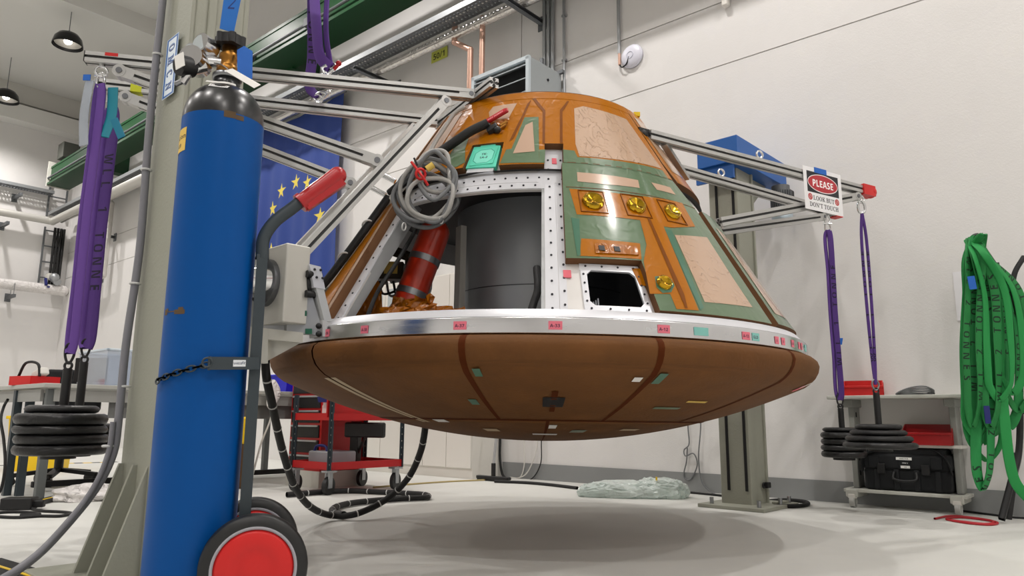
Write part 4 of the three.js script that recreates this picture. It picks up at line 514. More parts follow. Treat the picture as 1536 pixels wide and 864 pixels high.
{ // warning sheet taped to the arm
  const dir = A2E.clone().sub(A2S).normalize(), side = dir.clone().cross(V(0, 1, 0)).normalize(); if (side.z < 0) side.negate(); const c = lerp(A2S, A2E, 0.755).addScaledVector(side, 0.027).add(V(0, -0.075, 0)), o = siteThing('warning_sheet', 'white sheet reading PLEASE LOOK BUT DON\'T TOUCH taped to the profile arm', 'sign', c.clone().add(V(0, -0.1, 0)));
  const t = print(512, 380, (x, W, h) => { x.fillStyle = '#efeef0'; x.fillRect(0, 0, W, h); x.fillStyle = '#26262a'; x.fillRect(44, 36, 424, 186); x.fillStyle = '#b8343c'; x.beginPath(); x.ellipse(256, 129, 200, 78, 0, 0, 7); x.fill(); x.lineWidth = 7; x.strokeStyle = '#f4ecec'; x.stroke(); x.fillStyle = '#fff'; x.textAlign = 'center'; x.textBaseline = 'middle'; x.font = 'bold 84px sans-serif'; x.fillText('PLEASE', 256, 133); x.fillStyle = '#26262a'; x.font = 'bold 54px serif'; x.fillText('LOOK BUT', 256, 268); x.fillText("DON'T TOUCH", 256, 330); for (const cx of [76, 436]) { x.lineWidth = 8; x.strokeStyle = '#b8343c'; x.fillStyle = '#c98a86'; x.beginPath(); x.arc(cx, 264, 25, 0, 7); x.fill(); x.stroke(); x.beginPath(); x.moveTo(cx - 17, 247); x.lineTo(cx + 17, 281); x.stroke(); } });
  part('sheet', basis(plateGeo(0.31, 0.235, 0.0012), c, dir, V(0, 1, 0).sub(dir.clone().multiplyScalar(dir.y)).normalize(), side), printed(t), o, { uv: true }); part('blue_tape', basis(box(0.1, 0.03, 0.0014), c.clone().addScaledVector(side, 0.0014).add(V(0, 0.108, 0)).addScaledVector(dir, -0.015), dir, V(0, 1, 0), side), M.tapeBlue, o);
}
// ================================================================ SLINGS AND COUNTERWEIGHTS
function strapPrint(bg, fg, text, rot, side = 0.25) { const t = print(128, 1024, (x, W, Hh) => { x.fillStyle = bg; x.fillRect(0, 0, W, Hh); x.fillStyle = 'rgba(0,0,0,0.28)'; for (const u of [0.03, 0.47, 0.53, 0.97]) x.fillRect(u * W - 1, 0, 2, Hh); x.fillStyle = fg; x.font = 'bold 46px sans-serif'; x.textAlign = 'center'; x.textBaseline = 'middle'; const n = text.length; for (let i = 0; i < n; i++) for (const u of [side, side + 0.5]) { x.save(); x.translate(u * W, Hh / 2 + (rot < 0 ? -1 : 1) * (i - n / 2 + 0.5) * 56); x.rotate(rot * Math.PI / 2); x.scale(1.15, 1); x.fillText(text[i], 0, 0); x.restore(); } }); t.wrapS = t.wrapT = THREE.RepeatWrapping; t.repeat.set(1, 1 / 1.05); return t; }
const strapMat = t => new THREE.MeshPhysicalMaterial({ map: t, roughness: 0.72, sheen: 0.25, bumpMap: T.fine, bumpScale: 0.0006 });
M.slingDown = strapMat(strapPrint('#4c2a78', '#170a2a', 'WLL 1 TONNE', -1)); M.slingUp = strapMat(strapPrint('#502d7e', '#1c0d34', 'WLL 1 TONNE', 1)); M.slingPlain = mat([98, 62, 146], 0.7, 0, { sheen: 0.3 });
function carabiner(o, p, h, m = M.blackPl) { part('carabiner', tube([V(p.x - 0.014, p.y, p.z), V(p.x - 0.016, p.y - h * 0.6, p.z), V(p.x, p.y - h, p.z), V(p.x + 0.016, p.y - h * 0.6, p.z), V(p.x + 0.016, p.y - 0.01, p.z), V(p.x, p.y + 0.008, p.z)], 0.005, 40, 8, true), m, o); }
function sling(label, top, bot, w1, matA, twist, extra) {
  const o = siteThing('round_sling', label, 'sling', bot.clone(), 'purple lifting slings on the arms'); const L = top.y - bot.y, ln = (dx, dz, k) => [0, 0.03, 0.25, 0.5, 0.75, 0.97, 1].map((t, i) => V(top.x + (i > 0 && i < 6 ? dx : dx * 0.3) + k * Math.sin(t * 9), top.y - L * t, top.z + (i > 0 && i < 6 ? dz : dz * 0.3)));
  part('strand', webbing(ln(w1 * 0.45, 0, 0.002), w1, 0.0075, V(1, 0, twist)), matA, o, { uv: true }); part('strand', webbing(ln(-w1 * 0.75, -0.012, 0.002), w1 * 0.75, 0.008, V(0.75, 0, -0.65)), M.slingPlain, o, { uv: true });
  part('shackle', [tube([dropTo(top, 0.05), V(top.x + 0.014, top.y + 0.03, top.z), V(top.x + 0.015, top.y, top.z), V(top.x, top.y - 0.014, top.z), V(top.x - 0.015, top.y, top.z), V(top.x - 0.014, top.y + 0.03, top.z)], 0.006, 36, 8, true), rod(V(top.x - 0.026, top.y + 0.04, top.z), V(top.x + 0.026, top.y + 0.04, top.z), 0.006)], M.chrome, o); carabiner(o, dropTo(bot, 0.03), 0.07); if (extra) extra(o); return o;
}
function plateGeoRound(r, t) { const c = 0.016, e = t / 2; return lathe([[0.03, e], [r * 0.35, e], [r * 0.4, e - 0.006], [r - 0.045, e - 0.006], [r - 0.03, e], [r - c, e], [r - c * 0.3, e - c * 0.35], [r, 0], [r - c * 0.3, -e + c * 0.35], [r - c, -e], [r - 0.03, -e], [r * 0.4, -e], [0.03, -e], [0.03, e]], 48); }
function stack(axis, rows, pinTop, labels, group) {      // rows: [height of centre, radius, thickness]
  rows.forEach(([y, r, t], i) => { const o = thing('weight_plate', labels[i], 'weight plate', V(axis.x + rr(-0.006, 0.006), y - t / 2, axis.z + rr(-0.006, 0.006)), rr(0, 6), group); part('disc', plateGeoRound(r, t).translate(0, t / 2, 0), M.plate, o); part('hub_ring', torus(0.034, 0.005, 0, t / 2, 0, Math.PI / 2), M.aluDark, o); });
  const bottom = rows[rows.length - 1][0] - rows[rows.length - 1][2] / 2; const p = thing('loading_pin', 'black loading pin hanging through ' + group, 'loading pin', V(axis.x, bottom - 0.015, axis.z)); const h = pinTop - bottom; part('pin_shaft', cyl(0.0165, 0.0165, h, 0, h / 2 + 0.015, 0), M.blackPl, p); part('foot_disc', cyl(0.06, 0.06, 0.012, 0, 0.006, 0), M.blackPl, p); part('eye', torus(0.014, 0.005, 0, h + 0.027, 0), M.blackPl, p);
}
const yAt = (py, px, z) => atZ(px, py, z).y;
{
  const a = lerp(AL, AR, 0.038), b = lerp(BL, BR, 0.038), za = -a.z, zb = -b.z, ta = V(a.x, a.y - 0.11, a.z), tb = V(b.x, b.y - 0.11, b.z), ba = V(a.x, yAt(530, 103, za), a.z), bb = V(b.x, yAt(522, 97, zb), b.z);
  sling('plain lighter purple round sling holding the tall five-plate stack by the workbench', ta, ba, 0.02, M.slingPlain, 0.2, o => { part('teal_label', webbing([V(a.x + 0.05, a.y - 0.12, a.z - 0.01), V(a.x + 0.055, a.y - 0.25, a.z - 0.01), V(a.x + 0.04, a.y - 0.34, a.z)], 0.022, 0.004, V(1, 0, 0), 20), mat([20, 130, 150], 0.5), o); part('teal_label', webbing([V(a.x + 0.085, a.y - 0.27, a.z + 0.02), V(a.x + 0.105, a.y - 0.31, a.z + 0.02), V(a.x + 0.125, a.y - 0.35, a.z + 0.02)], 0.016, 0.002, V(1, 0.4, 0), 12), mat([20, 120, 150], 0.5), o); part('blue_tape', box(0.03, 0.025, 0.004, a.x - 0.045, a.y - 0.09, a.z + 0.02), M.tapeBlue, o); part('clear_pouch', webbing([V(a.x - 0.038, a.y - 0.1, a.z + 0.01), V(a.x - 0.045, a.y - 0.25, a.z + 0.01), V(a.x - 0.032, a.y - 0.38, a.z + 0.01)], 0.024, 0.003, V(1, 0, 0.3), 20), M.clear, o); });
  sling('darker purple sling lettered WLL 1 TONNE behind the plain sling by the workbench', tb, bb, 0.028, M.slingDown, 0.2);
  const L5 = ['top and smallest black rubber weight plate of the stack by the workbench', ...['second', 'third', 'fourth', 'fifth and lowest'].map(n => n + ' black rubber weight plate of the stack by the workbench')];
  const row = (px, z, ys, rs) => ys.map(([y0, y1], i) => { const t = Math.max(0.025, yAt(y0, px, z) - yAt(y1, px, z)) * 0.98; return [(yAt(y0, px, z) + yAt(y1, px, z)) / 2, rs[i], t]; });
  stack(a, row(85, za, [[608, 620], [620, 637], [637, 651], [651, 666], [666, 682]], [0.126, 0.157, 0.158, 0.158, 0.16]), ba.y - 0.06, L5, 'stack by the workbench');
  stack(b, row(120, zb, [[635, 649], [649, 664], [664, 679]], [0.155, 0.158, 0.158]), bb.y - 0.06, ['upper black weight plate of the stack half hidden by the workbench stack', 'middle black weight plate of the stack half hidden by the workbench stack', 'lowest black weight plate of the stack half hidden by the workbench stack'], 'stack half hidden behind the workbench stack');
  const c = lerp(A2S, A2E, 0.985), d = lerp(B2S, B2E, 0.94), zc = -c.z, zd = -d.z, bc = V(c.x, yAt(577, 1312, zc), c.z), bd = V(d.x, yAt(600, 1252, zd), d.z);
  { const o = siteThing('round_sling', 'thin purple sling pair hanging from the red capped arm end', 'sling', bc.clone(), 'purple lifting slings on the arms'); const tp = dropTo(c, -0.13); for (const k of [-1, 1]) part('strand', webbing([tp, V(tp.x + k * 0.012, tp.y - 0.12, tp.z), V(tp.x + k * 0.014, (tp.y + bc.y) / 2, tp.z), V(bc.x + k * 0.006, bc.y + 0.1, bc.z), bc], 0.008, 0.006, V(1, 0, 0.4)), M.slingUp, o, { uv: true }); part('shackle', [tube([dropTo(tp, 0.07), V(tp.x + 0.018, tp.y + 0.04, tp.z), V(tp.x + 0.012, tp.y, tp.z), V(tp.x - 0.012, tp.y, tp.z), V(tp.x - 0.018, tp.y + 0.04, tp.z)], 0.008, 32, 8, true)], M.chrome, o); carabiner(o, dropTo(bc, 0.02), 0.05, M.steel); }
  sling('purple sling lettered WLL 1 TONNE hanging under the warning sheet', dropTo(d, -0.12), bd, 0.019, M.slingUp, -0.2, o => part('blue_tag', basis(box(0.045, 0.04, 0.003), atZ(1258, 512, zd), V(1, 0, 0), V(0.2, 1, 0).normalize(), V(0, 0, 1)), M.tapeBlue, o));
  stack(c, row(1320, zc, [[636, 645], [645, 653.5], [653.5, 663], [663, 673]], [0.115, 0.14, 0.165, 0.182]), bc.y - 0.045, ['top and smallest black weight plate of the stepped stack before the rolling table', 'second black weight plate of the stepped stack before the rolling table', 'third black weight plate of the stepped stack before the rolling table', 'lowest and widest black weight plate of the stepped stack before the rolling table'], 'stepped stack before the rolling table');
  stack(d, row(1252, zd, [[641, 648], [648, 657.5], [657.5, 667], [667, 676], [676, 686]], [0.105, 0.122, 0.124, 0.122, 0.124]), bd.y - 0.05, ['top', 'second', 'third', 'fourth', 'lowest'].map(n => n + ' black weight plate of the even stack under the warning sheet'), 'even stack under the warning sheet');
  // lifting sling from the crane to the arms
  const e = lerp(AL, AR, 0.6), f = lerp(BL, BR, 0.62), o = siteThing('round_sling', 'purple round sling reaching up to the crane from the arms', 'sling', e.clone()); const top = V((e.x + f.x) / 2 - 0.02, 3.0, (e.z + f.z) / 2);
  part('strand', webbing([top, V(top.x - 0.03, 2.6, top.z + 0.05), V(e.x - 0.055, 2.22, e.z), V(e.x - 0.03, 2.09, e.z), V(e.x + 0.015, 2.045, e.z)], 0.026, 0.007, V(1, 0, 0.3)), M.slingPlain, o, { uv: true }); part('strand', webbing([top, V(top.x - 0.05, 2.6, top.z), V(f.x - 0.04, 2.25, f.z), V(f.x - 0.04, 2.08, f.z), V(f.x - 0.0, 2.04, f.z)], 0.024, 0.007, V(1, 0, -0.3)), M.slingDown, o, { uv: true }); part('strand', webbing([top, V(top.x + 0.03, 2.6, top.z + 0.04), V(e.x - 0.01, 2.2, e.z + 0.01), V(e.x + 0.015, 2.05, e.z)], 0.016, 0.006, V(1, 0, 0.8)), M.purple, o, { uv: true });
  for (const q of [e, f]) { part('shackle', tube([V(q.x, q.y + 0.035, q.z), V(q.x + 0.02, q.y + 0.05, q.z), V(q.x + 0.04, q.y + 0.075, q.z), V(q.x + 0.01, q.y + 0.085, q.z), V(q.x - 0.02, q.y + 0.06, q.z)], 0.007, 30, 8, true), M.chrome, o); part('shackle_pin', [rod(V(q.x + 0.03, q.y + 0.055, q.z), V(q.x + 0.055, q.y + 0.09, q.z), 0.008), ball(0.013, q.x + 0.05, q.y + 0.085, q.z)], q === e ? M.redDeep : M.chrome, o); }
  const hk = siteThing('crane_hook', 'steel crane hook block above the capsule arms', 'crane hook', top.clone()); part('hook', tube([V(top.x, top.y + 0.2, top.z), V(top.x + 0.04, top.y + 0.1, top.z), V(top.x + 0.03, top.y - 0.01, top.z), V(top.x - 0.03, top.y - 0.01, top.z), V(top.x - 0.045, top.y + 0.06, top.z)], 0.018, 40, 10), M.steel, hk); part('block', rbox(0.16, 0.24, 0.1, 0.02, top.x, top.y + 0.34, top.z), M.yellow, hk); part('wire_rope', rod(V(top.x, top.y + 0.4, top.z), V(top.x, CEIL, top.z), 0.008), M.steel, hk);
}
// ================================================================ GAS BOTTLE
const BP = atZ(300, 628, 2.07).setY(0);
{
  const o = thing('gas_bottle', 'tall blue gas bottle with black shoulder, valve and regulator', 'gas bottle', V(BP.x, 0.03, BP.z)), r = 0.1145;
  part('cylinder_body', lathe([[0, 0.012], [0.09, 0.005], [0.108, 0.012], [r, 0.045], [r, 1.345]], 64), M.bottle, o, { label: 'blue painted steel cylinder' });
  const sh = []; for (let i = 0; i <= 14; i++) { const a = i / 14 * 1.45; sh.push([0.036 + (r - 0.036) * Math.cos(a), 1.345 + 0.112 * Math.sin(a)]); } sh.push([0.04, 1.46], [0.038, 1.47], [0.038, 1.492], [0, 1.492]); part('shoulder', lathe(sh, 64), M.bottleBlack, o, { label: 'glossy black shoulder' });
  part('neck_ring', lathe([[0.03, 1.488], [0.042, 1.489], [0.042, 1.503], [0.03, 1.505]], 32), M.steel, o);
  part('valve_body', lathe([[0, 1.495], [0.03, 1.498], [0.033, 1.52], [0.028, 1.53], [0.024, 1.535], [0.024, 1.552], [0.028, 1.556], [0.028, 1.57], [0.021, 1.575], [0.021, 1.6], [0, 1.602]], 28), M.brass, o, { label: 'brass valve body' });
  part('hand_wheel', [cyl(0.04, 0.04, 0.03, 0, 1.612, 0, 0, 0, 0, 24), ...Array.from({ length: 6 }, (_, k) => cyl(0.011, 0.011, 0.032, 0.036 * Math.cos(k * Math.PI / 3), 1.612, 0.036 * Math.sin(k * Math.PI / 3)))], M.blackPl, o, { label: 'black lobed hand wheel' });
  { // regulator with two gauges, left of the valve
    const g = part('regulator', [rod(V(-0.0136, 1.545, 0), V(-0.068, 1.54, 0.02), 0.017), rod(V(-0.0816, 1.53, 0.0), V(-0.0816, 1.53, 0.075), 0.034, 26), ball(0.026, -0.068, 1.535, 0.01), rod(V(-0.0816, 1.5, 0.06), V(-0.1054, 1.45, 0.06), 0.012), rod(V(-0.0578, 1.52, 0.03), V(-0.0884, 1.5, 0.05), 0.02)], M.chrome, o, { label: 'chrome pressure regulator' });
    part('gauge', [rod(V(-0.051, 1.585, 0.0), V(-0.0714, 1.588, 0.045), 0.031, 28)], M.chrome, g); part('gauge_face', rod(V(-0.0714, 1.588, 0.045), V(-0.07174, 1.5881, 0.046), 0.026, 28), M.glassPane, g); part('gauge', [rod(V(-0.0884, 1.565, -0.005), V(-0.1122, 1.565, 0.03), 0.029, 28)], M.chrome, g); part('gauge_face', rod(V(-0.1122, 1.565, 0.03), V(-0.1129, 1.565, 0.031), 0.025, 28), M.glassPane, g);
    part('regulator_knob', rod(V(-0.085, 1.505, 0.05), V(-0.1088, 1.495, 0.085), 0.03, 20), M.blackPl, g); part('serial_label', box(0.034, 0.045, 0.002, -0.1, 1.5, 0.1, 0, -0.4, 0.25), M.paper, g); part('hose_nipple', rod(V(-0.1088, 1.455, 0.06), V(-0.1258, 1.447, 0.06), 0.008), M.steel, g); }
  const blue2 = textPrint(128, 256, '#1868bc', '#122a6a', [['2', 110, 64, 96, 'italic']]);
  { const s = new THREE.Shape([[-0.026, 0], [0.018, -0.012], [0.026, 0.1], [0.004, 0.135], [-0.012, 0.15], [-0.026, 0.145]].map(p => new THREE.Vector2(...p))); const g = new THREE.ExtrudeGeometry(s, { depth: 0.0016, bevelEnabled: false }), u = g.attributes.uv, p = g.attributes.position; for (let i = 0; i < u.count; i++) u.setXY(i, (p.getX(i) + 0.026) / 0.052, (p.getY(i) + 0.012) / 0.162); g.rotateZ(-0.05); g.translate(0.004, 1.64, 0.03); part('tape_flag', g, printed(blue2), o, { uv: true, label: 'blue tape flag marked 2' }); }
  part('tape_flag', place(prism([[-0.02, -0.05], [0.022, -0.06], [0.024, 0.03], [0, 0.045], [-0.02, 0.03]], 0.0016), 0.055, 1.545, 0.02, 0, 0.3, 0.08), M.tapeBlue, o, { label: 'blue tape flag' });
  // curved stickers on the round surface
  const wrap = (a, w, y0, y1, rad, m, uv) => part(uv || 'sticker', lathe([[rad, y0], [rad, y1]], 8, a - w / 2, w), m, o, { uv: true });
  const sign = a => R(a); wrap(sign(-58), 0.85, 1.232, 1.302, r + 0.0008, printed(textPrint(160, 160, '#e2be5c', '#22201c', [['ration', 42, 96, 58], ['449', 40, 88, 116]])), 'handwritten_label');
  part('barcode_label', place(plateGeo(0.055, 0.018, 0.001), 0.012, 1.432, 0.083, -0.86, 0.12, 0), printed(textPrint(160, 52, '#e6e6e6', '#30302e', [['||||| |||', 30, 80, 26]])), o, { uv: true }); part('white_label', place(box(0.065, 0.014, 0.001), 0.0, 1.452, 0.066, -0.9, 0.1, 0.05), M.paper, o);
  part('paper_tag', [place(prism([[0, 0], [0.02, 0.012], [0.115, -0.052], [0.1, -0.07]], 0.0012), 0.02, 1.485, 0.072, -0.5, 0.1, 0)], M.paper, o, { label: 'white paper tag on a wire' }); part('tag_wire', tube([V(-0.03, 1.53, 0.03), V(-0.0, 1.515, 0.05), V(0.03, 1.49, 0.072)], 0.0018, 14, 6), M.steel, o); part('neck_strap', lathe([[0.056, 1.449], [0.05, 1.462]], 24, -0.9, 1.8), M.paper, o);
  // scrapes through the paint
  for (const [a, w, y, h] of [[-46, 0.16, 0.77, 0.016], [-42, 0.1, 0.775, 0.01], [-17, 0.3, 0.768, 0.012], [-15, 0.14, 0.771, 0.019], [-31, 0.3, 0.77, 0.003], [30, 0.28, 1.338, 0.02], [44, 0.2, 1.334, 0.014]]) wrap(R(a), w, y - h / 2, y + h / 2, r + 0.0007, M.rust, 'paint_scrape');
}
// ================================================================ BOTTLE TROLLEY
{
  const nearW = V(-0.665, 0.135, -2.0), farW = V(-0.805, 0.135, -2.4), ax = nearW.clone().sub(farW).normalize(), back = V(ax.z, 0, -ax.x), o = siteThing('bottle_trolley', 'dark grey bottle trolley with red grips and red hubbed wheels', 'trolley', V(-0.735, 0, -2.2)); if (back.x < 0) back.negate();
  const wheel = c => { const face = g => { const q = new THREE.Quaternion().setFromUnitVectors(V(0, 1, 0), ax); g.applyQuaternion(q); g.translate(c.x, c.y, c.z); return g; };
    const t = part('wheel', face(lathe([[0.1, -0.03], [0.128, -0.03], [0.135, -0.018], [0.1355, -0.006], [0.133, -0.004], [0.1355, -0.002], [0.1355, 0.006], [0.133, 0.009], [0.135, 0.016], [0.13, 0.028], [0.11, 0.033], [0.1, 0.03]], 64)), M.rubber, o, { label: 'black rubber tyre' });
    part('rim_ring', face(lathe([[0.098, 0.02], [0.099, 0.032], [0.106, 0.033], [0.108, 0.03]], 64)), M.rim, t); part('hub_disc', face(lathe([[0, 0.036], [0.03, 0.036], [0.034, 0.033], [0.05, 0.033], [0.054, 0.036], [0.07, 0.037], [0.09, 0.033], [0.099, 0.029], [0.099, -0.02], [0, -0.02]], 64)), M.red, t, { label: 'red plastic hub disc' }); };
  wheel(nearW); wheel(farW); part('axle', rod(nearW.clone().addScaledVector(ax, -0.02), farW, 0.011), M.steel, o);
  const mid = nearW.clone().add(farW).multiplyScalar(0.5).setY(0), up = (k, y, b = 0) => mid.clone().addScaledVector(ax, k).addScaledVector(back, b).setY(y);
  part('upright', bar(up(-0.125, 0.06, -0.03), up(-0.125, 0.9, -0.03), 0.034, 0.03, back), M.frameDark, o);
  for (const k of [0.125]) {
    const c0 = -0.03; part('upright', [bar(up(k, 0.06, c0), up(k, 0.98, c0), 0.034, 0.03, back)], M.frameDark, o); part('handle_bend', tube([up(k, 0.97, c0), up(k, 1.03, c0), up(k, 1.08, c0 + 0.025), up(k, 1.13, c0 + 0.075), up(k, 1.16, c0 + 0.105)], 0.0185, 30, 14), M.frameDark, o);
    const g0 = up(k, 1.15, c0 + 0.1), g1 = up(k, 1.245, c0 + 0.2); part('grip', [rod(g0, g1, 0.025, 20, 0.027), ball(0.027, g1.x, g1.y, g1.z), bar(g0.clone().add(V(0.01, -0.012, 0)), g1.clone().add(V(0.014, -0.016, 0)), 0.03, 0.034), rod(g0.clone().lerp(g1, -0.06), g0.clone().lerp(g1, 0.04), 0.03, 20)], M.grip, o, { label: 'red plastic grip' });
  }
  part('cross_bar', [rod(up(0.125, 0.2, -0.03), up(-0.125, 0.2, -0.03), 0.012), rod(up(0.125, 0.9, -0.03), up(-0.125, 0.9, -0.03), 0.012)], M.frameDark, o); part('toe_plate', basis(rbox(0.26, 0.012, 0.26, 0.004), V(BP.x + 0.01, 0.02, BP.z), ax, V(0, 1, 0), V(-back.x, 0, -back.z)), M.frameDark, o);
  // clamp bar with maker label, chain round the bottle
  const c0 = atZ(388, 545, 2.05), c1 = atZ(314, 545, 1.945); part('clamp_bar', bar(c0, c1, 0.008, 0.034), M.frameDark, o); const cd = c0.clone().sub(c1).normalize(), cs = cd.clone().cross(V(0, 1, 0)).normalize(); if (cs.z < 0) cs.negate();
  part('maker_label', basis(plateGeo(0.036, 0.018, 0.001), c1.clone().lerp(c0, 0.58).addScaledVector(cs, 0.0048), cd, V(0, 1, 0), cs), printed(textPrint(256, 128, '#dfe3e8', '#16284e', [['VARIO', 58, 92, 68], ['fit', 70, 204, 60, 'italic bold']])), o, { uv: true });
  const links = []; const a1 = Math.atan2(c1.x - BP.x, c1.z - BP.z); for (let i = 0; i < 9; i++) { const a = a1 - 0.06 - i * 0.145, rad = 0.1235, y = c1.y - 0.004 - i * 0.0052; const p = V(BP.x + rad * Math.sin(a), y, BP.z + rad * Math.cos(a)), tg = V(Math.cos(a), 0.28, -Math.sin(a)).normalize(), n = V(Math.sin(a), 0, Math.cos(a)); const g = new THREE.TorusGeometry(0.0075, 0.0022, 8, 20); g.scale(1.65, 1, 1); const bn = n.clone().cross(tg).normalize(); part('chain_link', i % 2 ? basis(g, p, tg, n.clone(), bn.clone()) : basis(g, p, tg, bn, n.clone()), M.frameDark, o); }
  part('chain_hook', [torus(0.012, 0.0028, c1.x - 0.004, c1.y + 0.002, c1.z + 0.004, 0, 0.3, 0), rod(V(c1.x, c1.y + 0.018, c1.z), V(c1.x, c1.y - 0.018, c1.z), 0.004)], M.frameDark, o);
}
// ================================================================ CABLE COIL HANGING AT THE DOOR LINTEL
{
  const c = atZ(640, 285, 2.86), o = siteThing('cable_coil', 'coil of grey cable tied with red wire hanging at the capsule door', 'cable', c.clone()); const ring = (cx, cy, rx, ry, dz, ph, wob, r, m, n = 40) => { const pts = []; for (let i = 0; i < n; i++) { const a = i / n * Math.PI * 2; const p = atZ(cx + rx * Math.cos(a) + wob * Math.sin(3 * a + ph), cy + ry * Math.sin(a) + wob * Math.cos(2 * a + ph), 2.86 + dz + 0.012 * Math.sin(2 * a + ph)); pts.push(p); } return tube(pts, r, 90, 8, true); };
  for (const [x, y, rx, ry, dz, ph, w, m] of [[640, 290, 43, 40, 0.02, 0, 3, M.cable], [638, 297, 46, 36, 0.0, 1, 3, M.cable], [642, 284, 39, 44, -0.015, 2, 3, M.cableLight], [648, 282, 34, 48, -0.03, 3, 4, M.cable], [645, 296, 36, 30, -0.04, 4, 3, M.cableLight], [652, 258, 25, 31, -0.02, 5, 3, M.cableLight], [640, 300, 47, 40, 0.03, 2.5, 2, M.cable], [654, 264, 24, 36, -0.045, 1.4, 3, M.cable]]) part('cable_turn', ring(x, y, rx, ry, dz, ph, w, 0.0092), m, o);
  part('red_tie', [tube([atZ(617, 243, 2.8), atZ(628, 257, 2.79), atZ(633, 264, 2.78), atZ(642, 278, 2.8)], 0.006, 20, 6), torus(0.02, 0.006, ...atZ(631, 261, 2.8).toArray(), 0.3, 0.6, 0)], M.red, o); part('black_tie_end', rod(atZ(621, 237, 2.8), atZ(626, 248, 2.8), 0.004), M.black, o); for (const [x, y] of [[662, 330], [606, 340], [676, 262]]) part('cable_tie', torus(0.015, 0.003, ...atZ(x, y, 2.83).toArray(), 0.4, 1.2, 0), M.tie, o); part('amber_tape', rod(atZ(640, 254, 2.81), atZ(650, 247, 2.81), 0.0135), M.kraftYellow, o);
}
// ================================================================ CABLES FROM THE CAPSULE TO THE FLOOR
function floorCable(name, label, pts, r, m, ties, tieM = M.tie) { const o = siteThing(name, label, 'cable', pts[0].clone()); const c = new THREE.CatmullRomCurve3(pts, false, 'centripetal'); part('cable_jacket', new THREE.TubeGeometry(c, 140, r, 10), m, o); if (ties) for (let k = 1; k < ties; k++) { const p = c.getPointAt(k / ties), t = c.getTangentAt(k / ties); part('cable_tie', rod(p.clone().addScaledVector(t, -0.003), p.clone().addScaledVector(t, 0.003), r * 1.1, 10), tieM, o); } return o; }
floorCable('braided_cable', 'thick black braided cable looping from the trunnion mount under the capsule to the floor', [atZ(398, 520, 2.85), atZ(399, 560, 2.85), atZ(408, 605, 2.95), atZ(425, 680, 3.2), atZ(445, 735, 3.45), atZ(470, 763, 3.7), atZ(500, 777, 3.9), atH(530, 772, 0.03), atZ(575, 752, 4.0), atZ(610, 720, 3.9), atZ(630, 680, 3.75), atZ(638, 640, 3.6), atZ(640, 600, 3.5)].map(p => p.setY(Math.max(p.y, 0.026))), 0.0165, M.cableBlack, 18);
floorCable('braided_cable', 'black braided cable folded on the floor under the red cart', [atH(430, 742, 0.02), atH(520, 736, 0.02), atH(570, 738, 0.02), atH(612, 740, 0.02), atH(638, 742, 0.02), atH(640, 746, 0.02), atH(600, 748, 0.02), atH(560, 751, 0.02), atH(525, 755, 0.02), atH(505, 760, 0.02), atH(498, 766, 0.02), atH(504, 770, 0.02), atH(516, 772, 0.03)], 0.0175, M.cableBlack, 16);
floorCable('floor_lead', 'thin yellow lead lying on the floor behind the red cart', [atH(560, 731, 0.006), atH(620, 726, 0.006), atH(680, 722, 0.006), atH(730, 720, 0.006)], 0.007, M.cableTan, 0);
